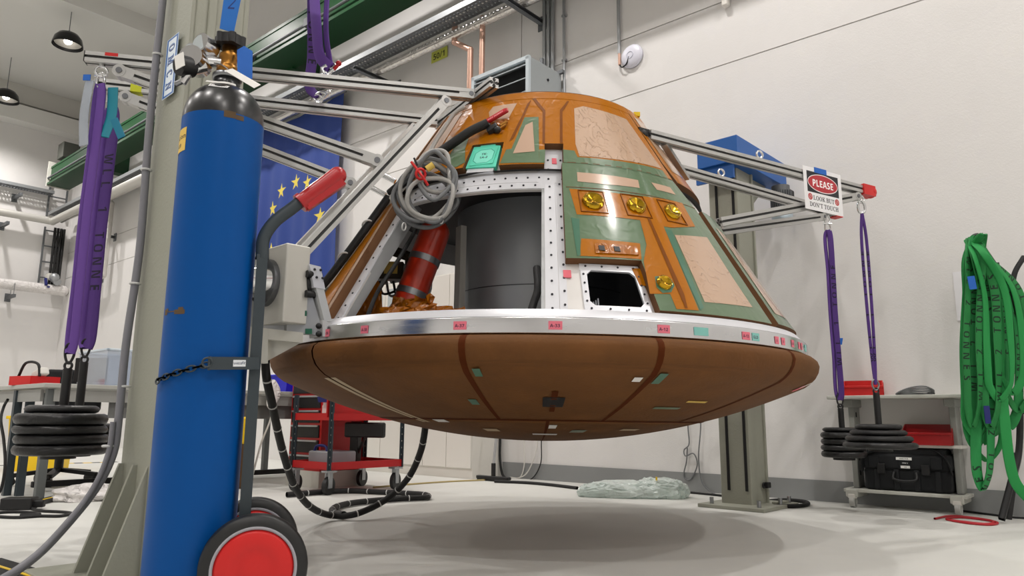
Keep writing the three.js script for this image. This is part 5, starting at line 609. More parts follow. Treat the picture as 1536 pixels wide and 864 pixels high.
// ================================================================ ROLLING TABLE WITH BINS AND CASE (stands along the panel wall)
{
  const c0 = atH(1280, 760, 0), c1 = atH(1440, 774, 0), base = c0.clone().lerp(c1, 0.5).addScaledVector(NZ, -0.125), o = thing('rolling_table', 'pale grey rolling table with two shelves against the panel wall', 'table', base, HALL_TURN), W = c0.distanceTo(c1) + 0.08, D = 0.26, TH = 0.665;
  part('table_top', rbox(W + 0.1, 0.022, D + 0.1, 0.006, 0.0, TH, 0), M.trolley, o); part('middle_shelf', rbox(W - 0.06, 0.018, D * 0.8, 0.004, 0.02, 0.375, -0.02), M.white, o); part('lower_shelf', rbox(W, 0.02, D, 0.004, 0, 0.1, 0), M.trolley, o); part('back_panel', box(W - 0.08, 0.24, 0.008, 0, 0.52, -D / 2 + 0.03), mat([166, 166, 162], 0.6), o);
  for (const x of [-W / 2 + 0.05, W / 2 - 0.05]) { const p = part('side_post', [rbox(0.035, TH - 0.1, 0.12, 0.006, x, (TH + 0.1) / 2, -0.02), rbox(0.06, 0.05, D * 0.8, 0.008, x, TH - 0.035, 0)], M.trolleyPost, o); part('slot_row', Array.from({ length: 5 }, (_, k) => box(0.004, 0.03, 0.014, x + (x < 0 ? 0.019 : -0.019), 0.2 + k * 0.09, 0.0)), M.slotBlack, p, { kind: 'stuff' }); part('foot_bar', rbox(0.07, 0.05, D + 0.04, 0.01, x, 0.085, 0), M.trolley, o); }
  for (const [x, z] of [[-W / 2 + 0.05, D / 2], [W / 2 - 0.05, D / 2], [-W / 2 + 0.05, -D / 2], [W / 2 - 0.05, -D / 2]]) { const c = part('caster', [cyl(0.034, 0.034, 0.026, x, 0.034, z, 0, 0, Math.PI / 2, 22), torus(0.03, 0.006, x + 0.012, 0.034, z, 0, Math.PI / 2, 0)], mat([190, 190, 186], 0.4), o); part('caster_fork', [rbox(0.045, 0.03, 0.045, 0.008, x, 0.068, z)], M.white, c); }
  const w2 = (x, y, z) => V(x, y, z).applyAxisAngle(V(0, 1, 0), HALL_TURN).add(base);
  function bin(label, x, y, z, w, h, d, turn, m, cat = 'red open fronted storage bins') { const b = thing('storage_bin', label, 'bin', w2(x, y, z), HALL_TURN + turn, cat); const t = 0.006; part('bin_floor', box(w, t, d, 0, t / 2, 0), m, b); for (const s of [-1, 1]) part('bin_side', (() => { const g = prism([[-d / 2, 0], [d / 2, 0], [d / 2 + 0.012, h * 0.55], [d / 2 - 0.04, h * 0.62], [-d / 2, h]], t); g.rotateY(-Math.PI / 2); g.translate(s * (w / 2) + t / 2, 0, 0); return g; })(), m, b); part('bin_back', box(w, h, t, 0, h / 2, -d / 2), m, b); part('bin_front', [box(w, h * 0.55, t, 0, h * 0.275, d / 2 + 0.005), rbox(w + 0.012, 0.014, 0.02, 0.003, 0, h * 0.55, d / 2 + 0.008)], m, b); part('bin_ribs', Array.from({ length: 4 }, (_, k) => box(0.004, h * 0.8, 0.006, w / 2 + t / 2 + 0.001, h * 0.42, -d / 2 + 0.04 + k * d / 4.6)), m, b); return b; }
  bin('red plastic storage bin on top of the rolling table', -0.2, TH + 0.011, 0.03, 0.22, 0.1, 0.14, 0.25, M.red); bin('red plastic storage bin on the middle shelf of the rolling table', 0.14, 0.384, 0.03, 0.26, 0.12, 0.16, 0.06, M.redDeep);
  const cb = thing('cable_loop', 'small bundle of grey cable on the rolling table top', 'cable', w2(0.1, TH + 0.011, 0.05), HALL_TURN); for (let k = 0; k < 5; k++) part('cable_turn', tube([V(-0.1, 0.008, 0.01 * k), V(-0.04, 0.012 + 0.007 * k, 0.025), V(0.06, 0.01 + 0.01 * k, 0.015 * (k - 2)), V(0.1, 0.008 + 0.004 * k, 0), V(0.04, 0.008, -0.03), V(-0.05, 0.008, -0.02 - 0.005 * k)], 0.0045, 50, 6, true), M.cable, cb);
  // black soft case on the lower shelf
  const k = thing('equipment_case', 'black ribbed equipment case with white labels on the lower shelf', 'case', w2(0.02, 0.111, 0.0), HALL_TURN), kw = 0.47, kh = 0.178, kd = 0.2;
  part('case_body', [rbox(kw, kh * 0.72, kd, 0.02, 0, kh * 0.36, 0), ...[-0.16, -0.05, 0.06, 0.17].map(x => rbox(0.03, kh * 0.68, 0.02, 0.005, x, kh * 0.36, kd / 2))], M.fabricBlack, k); part('case_lid', [rbox(kw + 0.012, kh * 0.55, kd + 0.012, 0.022, 0, kh * 0.95, 0), ...[-0.17, 0.0, 0.17].map(x => rbox(0.06, kh * 0.4, 0.02, 0.006, x, kh * 0.95, kd / 2 + 0.006))], M.fabricBlack, k);
  part('handle', tube([V(-0.06, kh * 0.62, kd / 2 + 0.01), V(-0.06, kh * 0.4, kd / 2 + 0.03), V(0.06, kh * 0.4, kd / 2 + 0.03), V(0.06, kh * 0.62, kd / 2 + 0.01)], 0.008, 30, 8), M.blackPl, k); for (const x of [-0.13, 0.11]) part('latch', rbox(0.045, 0.06, 0.014, 0.005, x, kh * 0.72, kd / 2 + 0.012), M.blackPl, k); part('carry_strap', webbing([V(-0.24, kh * 0.6, 0.1), V(-0.22, kh * 1.1, 0.12), V(-0.08, kh * 1.42, 0.08), V(0.12, kh * 1.4, 0.06), V(0.22, kh * 1.1, 0.12), V(0.245, kh * 0.6, 0.1)], 0.02, 0.004, V(0, 0.3, 1), 50), M.fabricBlack, k); part('soft_cover', [rbox(kw * 0.92, 0.05, kd * 0.9, 0.02, 0, kh * 1.27, 0)], M.fabricBlack, k);
  part('case_label', place(plateGeo(0.085, 0.016, 0.001), 0.0, kh * 1.07, kd / 2 + 0.0185), printed(textPrint(256, 48, '#e8e8e4', '#404040', [['TOOLCASE', 30, 128, 25]])), k, { uv: true }); part('case_label', place(plateGeo(0.05, 0.015, 0.001), 0.005, kh * 0.8, kd / 2 + 0.0185), printed(textPrint(160, 48, '#e8e8e4', '#404040', [['LAB', 26, 80, 25]])), k, { uv: true }); part('chalk_mark', place(plateGeo(0.045, 0.014, 0.001), 0.004, kh * 0.93, kd / 2 + 0.0185), printed(textPrint(160, 48, '#141618', '#d8d8d8', [['1PM 3', 38, 80, 26]])), k, { uv: true });
}
// ================================================================ STAND WITH GREEN SLINGS
const HOOK = atZ(1466, 360, 3.92);
{
  const f = atH(1503, 785, 0), o = siteThing('sling_stand', 'black steel stand holding the green slings', 'stand', f.clone()); const a = V(f.x, 0.02, f.z), q = atZ(1528, 680, 4.08), r = atZ(1530, 560, 4.1), s = atZ(1490, 395, 4.1);
  part('front_leg', [tube([a, lerp(a, q, 0.55).add(V(0.0, 0.0, 0)), q, r], 0.021, 40, 4)], M.blackPl, o); part('rear_leg', bar(V(f.x + 0.14, 0, f.z - 0.16), V(q.x + 0.02, q.y, q.z - 0.04), 0.04, 0.02), M.blackPl, o); part('mast', bar(r, V(s.x, s.y, s.z), 0.04, 0.04), M.blackPl, o); part('hook_arm', [rod(V(s.x, s.y, s.z), HOOK, 0.016), rod(HOOK, dropTo(HOOK, 0.03).add(V(-0.015, 0, 0.01)), 0.016)], M.blackPl, o); part('side_bar', rod(lerp(q, r, 0.5), lerp(q, r, 0.5).add(V(0.5, 0.02, 0.1)), 0.008), M.blackPl, o); part('bent_hose', tube([atZ(1536, 385, 3.9), atZ(1522, 410, 3.9), atZ(1519, 440, 3.9), atZ(1530, 480, 3.9), atZ(1545, 500, 3.9)], 0.014, 30, 8), M.cableBlack, o);
  M.greenUp = strapMat(strapPrint('#1b8742', '#083018', 'WLL 2 TONNES', 1)); M.greenDown = strapMat(strapPrint('#167a38', '#062a14', 'WLL 2 TONNES', -1)); M.greenPlain = mat([26, 140, 66], 0.7, 0, { sheen: 0.3 });
  const px2m = 3.9 / 1100, loop = (xl, xr, yb, dz, m, w, label, tail) => { const P = [], b = (x, y, d) => atZ(x, y, 3.9 + d); P.push(HOOK.clone().add(V(-0.01, 0.012, dz)), b(1452 + (xl - 1452) * 0.35, 385, dz), b(xl + (1462 - xl) * 0.2, 440, dz), b(xl, 520, dz), b(xl + 2, (520 + yb) / 2, dz), b(xl + 4, yb - 22, dz), b((xl + xr) / 2, yb, dz), b(xr - 3, yb - 20, dz - 0.015), b(xr, (520 + yb) / 2, dz - 0.02), b(xr - 2, 510, dz - 0.02), b(xr + (1474 - xr) * 0.3, 430, dz - 0.02), b(1474, 378, dz - 0.01)); const s = siteThing('green_sling', label, 'sling', b((xl + xr) / 2, yb, dz), 'green slings on the black stand'); part('webbing_loop', webbing(P, w, 0.006, V(1, 0, 0.25), 110, true, t => V(Math.cos(0.5 * Math.sin(t * 12 + xl)), 0, Math.sin(0.5 * Math.sin(t * 12 + xl)))), m, s, { uv: true }); return s; };
  const LB = 'green two tonne lifting sling hanging in the bundle on the black stand';
  for (const [xl, xr, yb, dz, m, w] of [
    [1446, 1478, 668, 0.02, 'greenUp', 0.02], [1462, 1486, 733, -0.01, 'greenUp', 0.026], [1474, 1498, 640, -0.05, 'greenDown', 0.022], [1486, 1512, 612, -0.02, 'greenUp', 0.026], [1452, 1494, 664, 0.05, 'greenPlain', 0.016], [1470, 1506, 652, 0.04, 'greenDown', 0.02], [1497, 1528, 640, 0.03, 'greenUp', 0.024], [1480, 1518, 600, -0.07, 'greenPlain', 0.018], [1508, 1548, 616, 0, 'greenDown', 0.022], [1449, 1470, 640, -0.04, 'greenDown', 0.018], [1458, 1502, 690, 0.06, 'greenPlain', 0.014], [1466, 1492, 628, 0.07, 'greenUp', 0.018], [1502, 1536, 590, -0.05, 'greenPlain', 0.02], [1443, 1484, 655, 0, 'greenPlain', 0.012]]) loop(xl, xr, yb, dz, M[m], w, LB);
  const tl = siteThing('green_sling', 'green sling end trailing down past the stand leg', 'sling', atZ(1540, 745, 3.86), 'green slings on the black stand'); part('webbing_tail', webbing([atZ(1500, 560, 3.86), atZ(1508, 640, 3.84), atZ(1514, 690, 3.84), atZ(1524, 725, 3.84), atZ(1545, 750, 3.84)], 0.026, 0.006, V(1, 0, 0.2), 40), M.greenPlain, tl, { uv: true });
  const bt = siteThing('sling_tag', 'blue tag tied on the green sling bundle', 'tag', atZ(1458, 424, 3.8)); part('tag_card', basis(box(0.035, 0.07, 0.003), atZ(1458, 424, 3.8), V(0.97, 0.1, 0.2).normalize(), V(-0.1, 1, 0).normalize(), V(-0.2, 0, 1).normalize()), M.tapeBlue, bt); part('tag_card', basis(box(0.03, 0.09, 0.003), atZ(1481, 622, 3.82), V(1, 0, 0), V(0, 1, 0), V(0, 0, 1)), M.navy, bt);
}
{ const t = print(256, 340, (x, W, h) => { x.fillStyle = '#eae9ec'; x.fillRect(0, 0, W, h); x.fillStyle = '#55565c'; x.fillRect(80, 26, 130, 5); for (let k = 0; k < 5; k++) x.fillRect(170, 52 + k * 18, 50, 3); for (let k = 0; k < 6; k++) x.fillRect(100, 60 + k * 22, 12, 3); for (let k = 0; k < 60; k++) { x.fillStyle = ['#b86a5a', '#c8a050', '#8a6aa0', '#5a8a70', '#d89080'][k % 5]; x.fillRect(110 + (k * 37) % 76, 205 + (k * 23) % 64, 9, 7); } }); const p = atZ(1424, 435, 4.25); const d = p.clone().sub(HALL_O), s = d.dot(UX), o = thing('paper_notice', 'white paper notice with a small colour picture on the wall', 'notice', H(s + 0.1, p.y - 0.16, 0.004), HALL_TURN); part('sheet', place(plateGeo(0.22, 0.3, 0.0012), 0, 0.15, 0), printed(t), o, { uv: true }); }
floorCable('red_lead', 'red cable coiled loosely on the floor before the rolling table', [[1402, 778], [1430, 774], [1462, 777], [1490, 782], [1478, 786], [1448, 783], [1420, 779], [1440, 776], [1472, 779], [1496, 784], [1484, 787], [1455, 785], [1428, 781]].map(q => atH(q[0], q[1], 0.006)), 0.006, M.cableRed, 0);
floorCable('floor_lead', 'black lead on the floor behind the stand', [[1440, 766], [1480, 771], [1520, 776], [1560, 778]].map(q => atH(q[0], q[1], 0.006)), 0.006, M.cableBlack, 0);
floorCable('floor_hose', 'black hose loop beside the far lift column base', [[1140, 753], [1175, 750], [1205, 752], [1212, 756], [1195, 759], [1160, 759]].map(q => atH(q[0], q[1], 0.012)), 0.012, M.cableBlack, 0);
// plastic sheet bundle on the floor
{
  const c = atH(948, 745, 0), o = thing('plastic_bundle', 'crumpled pale green plastic film bundle on the floor by the wall', 'plastic film', c, HALL_TURN + 0.5); const blob = (w, h, d, x, z, sd) => { const g = new THREE.IcosahedronGeometry(1, 9), p = g.attributes.position; for (let i = 0; i < p.count; i++) { const X = p.getX(i), Y = p.getY(i), Z = p.getZ(i), k = 1 + 0.1 * Math.sin(X * 3 + sd) * Math.sin(Z * 4 + sd * 2) + 0.06 * Math.sin(X * 9 - Z * 7 + sd), sq = v => Math.sign(v) * Math.pow(Math.abs(v), 0.75); p.setXYZ(i, sq(X) * k * w, Math.max(0, sq(Y) * k * h * 0.7 + h * 0.35), sq(Z) * k * d); } const c = crumple(g, 0.013, sd, 0.001); c.translate(x, 0, z); return c; };
  part('film_body', blob(0.3, 0.095, 0.16, -0.06, 0, 1), M.bag, o); part('film_fold', blob(0.17, 0.12, 0.13, 0.2, -0.02, 4), M.bag, o); part('film_fold', blob(0.15, 0.08, 0.1, -0.22, 0.02, 7), M.bag, o); part('film_inner', blob(0.22, 0.07, 0.1, -0.02, 0, 3), M.bagWhite, o); part('yellow_sticker', box(0.012, 0.022, 0.012, 0.17, 0.13, 0.08), M.yellow, o);
}
// cables hanging on the panel wall below the capsule
function wallCord(label, pts, r, m) { const o = siteThing('power_cable', label, 'cable', pts[pts.length - 1].clone()); part('cord', tube(pts, r, 70, 7), m, o); }
const onWall = (px, py, d = 0.02) => { const r = sight(px, py), t = (HALL_O.clone().sub(V(0, CAM_H, 0)).dot(NZ) + d) / r.dot(NZ); return V(0, CAM_H, 0).addScaledVector(r, t); };
wallCord('thin grey cord with a loop hanging on the wall near the far lift column', [[1032, 560], [1032, 640], [1033, 668], [1026, 675], [1028, 684], [1040, 680], [1046, 696], [1034, 720], [1026, 716], [1030, 690], [1031, 672]].map(q => onWall(q[0], q[1])), 0.005, M.cable);
wallCord('thin grey cord falling straight along the wall to the column base', [[1051, 560], [1051, 640], [1048, 690], [1054, 725], [1070, 740], [1086, 743]].map(q => onWall(q[0], q[1], 0.03)), 0.005, M.cable);
wallCord('dark cord curving down the wall to the floor', [[812, 600], [812, 665], [811, 695], [800, 716], [785, 723], [760, 724]].map(q => onWall(q[0], q[1], 0.03)), 0.005, M.cableBlack);
wallCord('white cord curving down the wall behind the capsule', [[806, 600], [806, 665], [800, 690], [788, 712], [770, 718], [752, 716]].map(q => onWall(q[0], q[1], 0.04)), 0.005, M.cableWhite);
wallCord('pale cord hanging straight down the wall', [[786, 600], [786, 660], [786, 700], [780, 716], [765, 716]].map(q => onWall(q[0], q[1], 0.03)), 0.005, M.cableWhite);
wallCord('thick black cable beside the floor stand', [[750, 600], [750, 660], [750, 690], [754, 712], [762, 720]].map(q => onWall(q[0], q[1], 0.05)), 0.011, M.cableBlack);
{ const p = atH(740, 722, 0), o = thing('floor_squeegee', 'floor squeegee with black foot and silver pole standing by the cabinets', 'squeegee', p, HALL_TURN); part('foot_blade', rbox(0.36, 0.025, 0.05, 0.006, 0, 0.03, 0), M.blackPl, o); part('rubber_lip', box(0.36, 0.03, 0.006, 0, 0.015, 0.01), M.rubber, o); part('socket', rbox(0.03, 0.12, 0.03, 0.006, 0, 0.09, 0), M.blackPl, o); part('pole', rod(V(0, 0.13, 0), V(0, 0.95, -0.1), 0.012), M.alu, o); }
floorCable('power_strip_lead', 'black power strip and leads on the floor along the skirting', [[742, 722], [790, 724], [825, 727], [850, 730], [866, 732]].map(q => atH(q[0], q[1], 0.012)), 0.012, M.cableBlack, 0);
floorCable('floor_lead', 'black lead along the skirting behind the plastic film', [[1028, 738], [1060, 741], [1090, 744], [1130, 747]].map(q => atH(q[0], q[1], 0.008)), 0.008, M.cableBlack, 0);
// ================================================================ WHITE CABINETS ALONG THE PANEL WALL
for (let k = 0; k < 4; k++) { const w = 0.62, o = thing('tall_cabinet', k === 0 ? 'white tall cabinet at the end of the row, next to the floor squeegee' : k === 1 ? 'second white tall cabinet from the floor squeegee' : k === 2 ? 'third white tall cabinet from the floor squeegee' : 'last white tall cabinet of the row, farthest from the floor squeegee', 'cabinet', H(-2.54 - w / 2 - k * w, 0, 0.2), HALL_TURN); part('carcass', box(w - 0.004, 1.78, 0.38, 0, 0.97, 0), M.white, o); part('plinth', box(w, 0.08, 0.37, 0, 0.04, 0), M.white, o); for (const x of [-1, 1]) { const d = part('door', rbox(w / 2 - 0.006, 1.76, 0.018, 0.003, x * w / 4, 0.97, 0.2), M.white, o); part('door_handle', rbox(0.012, 0.12, 0.02, 0.003, x * 0.03, 1.0, 0.218), M.galv, d); if (k > 0) part('glass_pane', box(w / 2 - 0.09, 0.36, 0.004, x * w / 4, 1.62, 0.2105), M.glassPane, d); } }
{ const o = thing('bagged_parcel', 'black plastic wrapped parcel on top of the white cabinets', 'parcel', H(-3.9, 1.86, 0.2), HALL_TURN); part('wrap', (() => { const g = new RoundedBoxGeometry(0.8, 0.2, 0.34, 6, 0.06), p = g.attributes.position; for (let i = 0; i < p.count; i++) p.setXYZ(i, p.getX(i), p.getY(i) + 0.014 * Math.sin(p.getX(i) * 30) * Math.sin(p.getZ(i) * 25) + 0.1, p.getZ(i)); g.computeVertexNormals(); return g; })(), M.bagBlack, o); part('tape_band', rbox(0.05, 0.21, 0.35, 0.06, 0.1, 0.1, 0), M.bagWhite, o); }
// ================================================================ RED SHELF CART
{
  const c = atH(493, 742, 0), o = thing('shelf_cart', 'red shelf cart with slotted grey posts on casters', 'cart', c, HALL_TURN), W = 0.42, D = 0.62; // local x: to the left along the wall (negative), z: away from viewer (negative)
  const X0 = -W, X1 = 0.02, Zn = 0.02, Zf = -D; const deck = (y, nm) => { const d = part(nm, box(X1 - X0, 0.012, Zn - Zf, (X0 + X1) / 2, y, (Zn + Zf) / 2), M.redCart, o); part('deck_rim', [box(X1 - X0, 0.05, 0.012, (X0 + X1) / 2, y + 0.005, Zn), box(X1 - X0, 0.05, 0.012, (X0 + X1) / 2, y + 0.005, Zf), box(0.012, 0.05, Zn - Zf, X0, y + 0.005, (Zn + Zf) / 2), box(0.012, 0.05, Zn - Zf, X1, y + 0.005, (Zn + Zf) / 2)], M.redCart, d); };
  deck(0.185, 'lower_deck'); deck(0.52, 'upper_deck'); part('end_panel', box(0.012, 0.16, Zn - Zf - 0.04, X1 - 0.02, 0.6, (Zn + Zf) / 2 + 0.05), M.redCart, o);
  for (const [x, z] of [[X0, Zn], [X1, Zn], [X0, Zf], [X1, Zf]]) { const p = part('post', [box(0.04, 0.52, 0.004, x, 0.42, z), box(0.004, 0.52, 0.04, x, 0.42, z)], M.frameDark, o); part('post_holes', Array.from({ length: 9 }, (_, k) => cyl(0.006, 0.006, 0.006, x, 0.2 + k * 0.05, z + 0.001, Math.PI / 2, 0, 0, 8)), M.offwhite, p, { kind: 'stuff' }); const k = part('caster_wheel', [cyl(0.06, 0.06, 0.028, x * 0.9, 0.06, z * 0.92, 0, 0.35, Math.PI / 2, 24)], M.rubber, o); part('caster_fork', [box(0.006, 0.11, 0.045, x * 0.9 + 0.02, 0.1, z * 0.92, 0, 0.35, 0), box(0.006, 0.11, 0.045, x * 0.9 - 0.02, 0.1, z * 0.92, 0, 0.35, 0), box(0.07, 0.012, 0.08, x * 0.9, 0.155, z * 0.92)], M.galv, k); }
  const w2 = (x, y, z) => V(x, y, z).applyAxisAngle(V(0, 1, 0), HALL_TURN).add(c);
  const b = thing('stored_monitor', 'black monitor on its column stored on the red cart', 'monitor', w2(-0.2, 0.191, -0.36), HALL_TURN + 0.3); part('column', rbox(0.07, 0.3, 0.06, 0.01, 0, 0.15, 0), M.blackPl, b); part('screen', rbox(0.34, 0.11, 0.05, 0.015, 0.12, 0.24, 0.06), M.blackPl, b); part('brace', rod(V(0.02, 0.06, 0), V(0.12, 0.22, 0.03), 0.01), M.blackPl, b);
  const t = thing('tote_box', 'clear tote box with blue handle on the red cart lower deck', 'box', w2(-0.26, 0.191, -0.2), HALL_TURN); part('tub', rbox(0.26, 0.09, 0.24, 0.015, 0, 0.045, 0), mat([150, 152, 158], 0.3), t); part('handle', tube([V(-0.08, 0.085, 0.1), V(-0.06, 0.12, 0.1), V(0.06, 0.12, 0.1), V(0.08, 0.085, 0.1)], 0.01, 24, 8), M.navy, t);
  const pp = thing('paper_bundle', 'white papers and box standing on the red cart', 'papers', w2(-0.16, 0.526, -0.12), HALL_TURN); part('sheets', [box(0.2, 0.1, 0.04, 0, 0.05, 0), box(0.16, 0.06, 0.006, -0.02, 0.05, 0.024)], M.paper, pp); const bx = thing('blue_tray', 'flat navy tray on the papers of the red cart', 'tray', w2(-0.16, 0.628, -0.12), HALL_TURN); part('tray_body', prism([[-0.11, 0.04], [0.11, 0.04], [0.09, 0], [-0.09, 0]], 0.14).translate(0, 0, -0.07), M.navy, bx);
}
// ================================================================ TOOL CHEST BEHIND
{ const c = atH(440, 733, 0).addScaledVector(NZ, -0.35).addScaledVector(UX, -0.11), o = thing('tool_chest', 'red tool chest with black drawers behind the workbench', 'tool chest', c, HALL_TURN); part('carcass', [box(0.42, 0.72, 0.4, 0, 0.48, 0)], M.redCart, o); for (let k = 0; k < 6; k++) { const d = part('drawer', rbox(0.37, 0.095, 0.012, 0.004, 0, 0.19 + k * 0.112, 0.205), M.blackPl, o); part('drawer_pull', rbox(0.35, 0.014, 0.016, 0.003, 0, 0.23 + k * 0.112, 0.214), M.alu, d); } part('lower_case', box(0.44, 0.12, 0.42, 0.0, 0.06, 0), M.offwhite, o); }
// ================================================================ WORKBENCH, seen corner on
const BC = atH(57, 752, 0);
{
  const o = thing('workbench', 'grey workbench running back from the hanging weights', 'workbench', BC, HALL_TURN), Lx = 1.3, Lz = 2.35, h = 0.705; // extends -x and -z
  part('bench_top', rbox(Lx, 0.028, Lz, 0.005, -Lx / 2 + 0.06, h, -Lz / 2 + 0.06), M.bench, o); part('apron', [box(0.02, 0.075, Lz - 0.1, 0.03, h - 0.06, -Lz / 2 + 0.04), box(Lx - 0.1, 0.075, 0.02, -Lx / 2, h - 0.06, 0.03)], mat([150, 150, 146], 0.5), o);
  for (const [x, z] of [[0, 0], [-Lx + 0.12, 0], [0, -Lz + 0.12], [-Lx + 0.12, -Lz + 0.12]]) { const l = part('leg', rbox(0.05, h - 0.02, 0.05, 0.005, x, (h - 0.02) / 2, z), M.benchLeg, o); part('foot', cyl(0.028, 0.03, 0.012, x, 0.006, z), M.blackPl, l); }
  part('floor_rail', [rbox(0.05, 0.04, Lz - 0.3, 0.005, -Lx / 2, 0.05, -Lz / 2)], M.black, o); part('under_shelf_panel', box(0.01, 0.12, Lz * 0.6, 0.0, h - 0.14, -Lz * 0.45), mat([112, 113, 112], 0.6), o);
  const w2 = (x, y, z) => V(x, y, z).applyAxisAngle(V(0, 1, 0), HALL_TURN).add(BC), top = h + 0.014;
  { const b = thing('clear_box', 'large clear plastic box on the workbench behind the hanging weights', 'box', w2(-0.24, top, -0.62), HALL_TURN), w = 0.5, d = 0.62, q = 0.24; part('tub', [box(w, 0.005, d, 0, 0.003, 0), box(w, q, 0.005, 0, q / 2, d / 2), box(w, q, 0.005, 0, q / 2, -d / 2), box(0.005, q, d, w / 2, q / 2, 0), box(0.005, q, d, -w / 2, q / 2, 0)], M.clear, b); part('rim', [rbox(w + 0.02, 0.015, 0.02, 0.004, 0, q, d / 2), rbox(w + 0.02, 0.015, 0.02, 0.004, 0, q, -d / 2), rbox(0.02, 0.015, d + 0.02, 0.004, w / 2, q, 0), rbox(0.02, 0.015, d + 0.02, 0.004, -w / 2, q, 0)], mat([214, 226, 236], 0.3), b); }
  { const b = thing('monitor', 'black monitor on the workbench behind the red box', 'monitor', w2(-0.4, top, -0.36), HALL_TURN + 0.5); part('screen', rbox(0.26, 0.17, 0.022, 0.006, 0, 0.12, 0), M.black, b); part('stand', [rbox(0.12, 0.012, 0.1, 0.004, 0, 0.006, 0), box(0.03, 0.06, 0.02, 0, 0.03, -0.01)], M.black, b); }
  { const b = thing('open_box', 'red open box with white parts and black leads on the workbench', 'box', w2(-0.5, top, -0.05), HALL_TURN + 0.3); part('tub', [box(0.22, 0.006, 0.2, 0, 0.003, 0), box(0.22, 0.06, 0.006, 0, 0.03, 0.1), box(0.22, 0.06, 0.006, 0, 0.03, -0.1), box(0.006, 0.06, 0.2, 0.11, 0.03, 0), box(0.006, 0.06, 0.2, -0.11, 0.03, 0)], M.red, b); part('white_parts', [ball(0.04, 0.03, 0.07, 0), rbox(0.1, 0.05, 0.06, 0.01, 0.08, 0.08, 0.02, 0, 0, 0.4)], M.white, b); part('black_lead', tube([V(-0.1, 0.06, 0.05), V(-0.02, 0.15, 0.06), V(0.09, 0.14, 0.05), V(0.12, 0.06, 0.05)], 0.009, 30, 8), M.cableBlack, b); }
  { const b = thing('storage_tub', 'deep blue plastic tub at the far end of the workbench', 'tub', w2(-0.2, top, -1.86), HALL_TURN); part('tub', prism([[-0.14, 0.14], [0.14, 0.14], [0.12, 0], [-0.12, 0]], 0.28).translate(0, 0, -0.14), M.blueBin, b); part('rim', rbox(0.31, 0.014, 0.31, 0.004, 0, 0.14, 0), M.blueBin, b); part('white_liner', rbox(0.27, 0.02, 0.27, 0.008, 0, 0.15, 0), M.paper, b); }
  { const b = thing('storage_tub', 'red plastic tub beside the blue tub on the workbench', 'tub', w2(-0.3, top, -2.12), HALL_TURN); part('tub', prism([[-0.13, 0.12], [0.13, 0.12], [0.11, 0], [-0.11, 0]], 0.2).translate(0, 0, -0.1), M.red, b); part('rim', rbox(0.28, 0.012, 0.22, 0.004, 0, 0.12, 0), M.red, b); }
  { const b = thing('hanging_bag', 'white plastic bag draped over the workbench edge', 'bag', w2(0.095, top - 0.1, -1.5), HALL_TURN); const g = new THREE.SphereGeometry(0.07, 22, 16), p = g.attributes.position; for (let i = 0; i < p.count; i++) { const k = 1 + 0.2 * Math.sin(p.getY(i) * 60 + p.getX(i) * 40); p.setXYZ(i, p.getX(i) * 0.4 * k, p.getY(i) * 1.7, p.getZ(i) * 0.8 * k); } g.computeVertexNormals(); g.translate(0, 0.07, 0); part('bag_film', g, M.bagWhite, b); part('bag_lead', tube([V(0.02, 0.1, 0), V(0.03, -0.1, 0.02), V(-0.02, -0.3, 0.06), V(-0.05, -0.55, 0.1)], 0.007, 30, 6), M.cableWhite, b); }
  for (const [x, z] of [[-0.44, -0.02], [-0.52, 0.03]]) part('leg', box(0.045, h - 0.02, 0.045, x, (h - 0.02) / 2, z), M.frameDark, o);
  { const b = thing('hanging_lead', 'black lead hanging in a curve at the corner of the workbench', 'cable', w2(-0.3, 0, 0.12), HALL_TURN); part('lead', tube([V(-0.1, 0.62, 0), V(-0.16, 0.58, 0), V(-0.12, 0.5, 0.02), V(0.0, 0.36, 0.02), V(0.09, 0.2, 0.02), V(0.06, 0.06, 0.02), V(-0.04, 0.01, 0.03)], 0.009, 40, 8), M.cableBlack, b); }
}
{ const b = thing('power_adapter', 'black power adapter brick on the floor with looping lead', 'adapter', atH(28, 764, 0), HALL_TURN + 0.9); part('brick', rbox(0.16, 0.065, 0.1, 0.008, 0, 0.033, 0), M.blackPl, b); part('plug_end', rbox(0.06, 0.04, 0.04, 0.008, 0.1, 0.03, 0), M.blackPl, b); }
floorCable('floor_lead', 'black lead looping on the floor from the power adapter', [[42, 760], [60, 766], [95, 768], [107, 770], [90, 774], [60, 774], [30, 776], [0, 775], [-20, 772], [10, 768], [50, 769], [58, 772], [30, 773]].map(q => atH(q[0], q[1], 0.008)), 0.008, M.cableBlack, 0);
{ const b = thing('cable_duct', 'flat black cable duct on the floor behind the workbench leg', 'cable duct', atH(78, 752, 0), HALL_TURN + Math.PI * 0.78); part('duct', rbox(0.34, 0.028, 0.06, 0.006, 0, 0.014, 0), M.blackPl, b); part('yellow_edge', box(0.34, 0.004, 0.01, 0, 0.029, 0.02), M.yellow, b); }
{ const b = thing('plastic_bag', 'crumpled white plastic bag on the floor beside the lift column', 'bag', atH(128, 751, 0), 0.4); const g = new THREE.SphereGeometry(0.1, 34, 22), p = g.attributes.position; for (let i = 0; i < p.count; i++) { const X = p.getX(i), Y = p.getY(i), Z = p.getZ(i), k = 1 + 0.14 * Math.sin(X * 60 + Z * 40) + 0.1 * Math.sin(Y * 90 + X * 30); p.setXYZ(i, X * 1.7 * k, Math.max(0, Y * 0.7 * k + 0.03), Z * k); } g.computeVertexNormals(); part('bag_film', g, M.bagWhite, b); const g2 = g.clone(); g2.scale(0.8, 0.8, 0.8); g2.translate(0.22, 0, -0.05); part('bag_film', g2, M.bagWhite, b); }
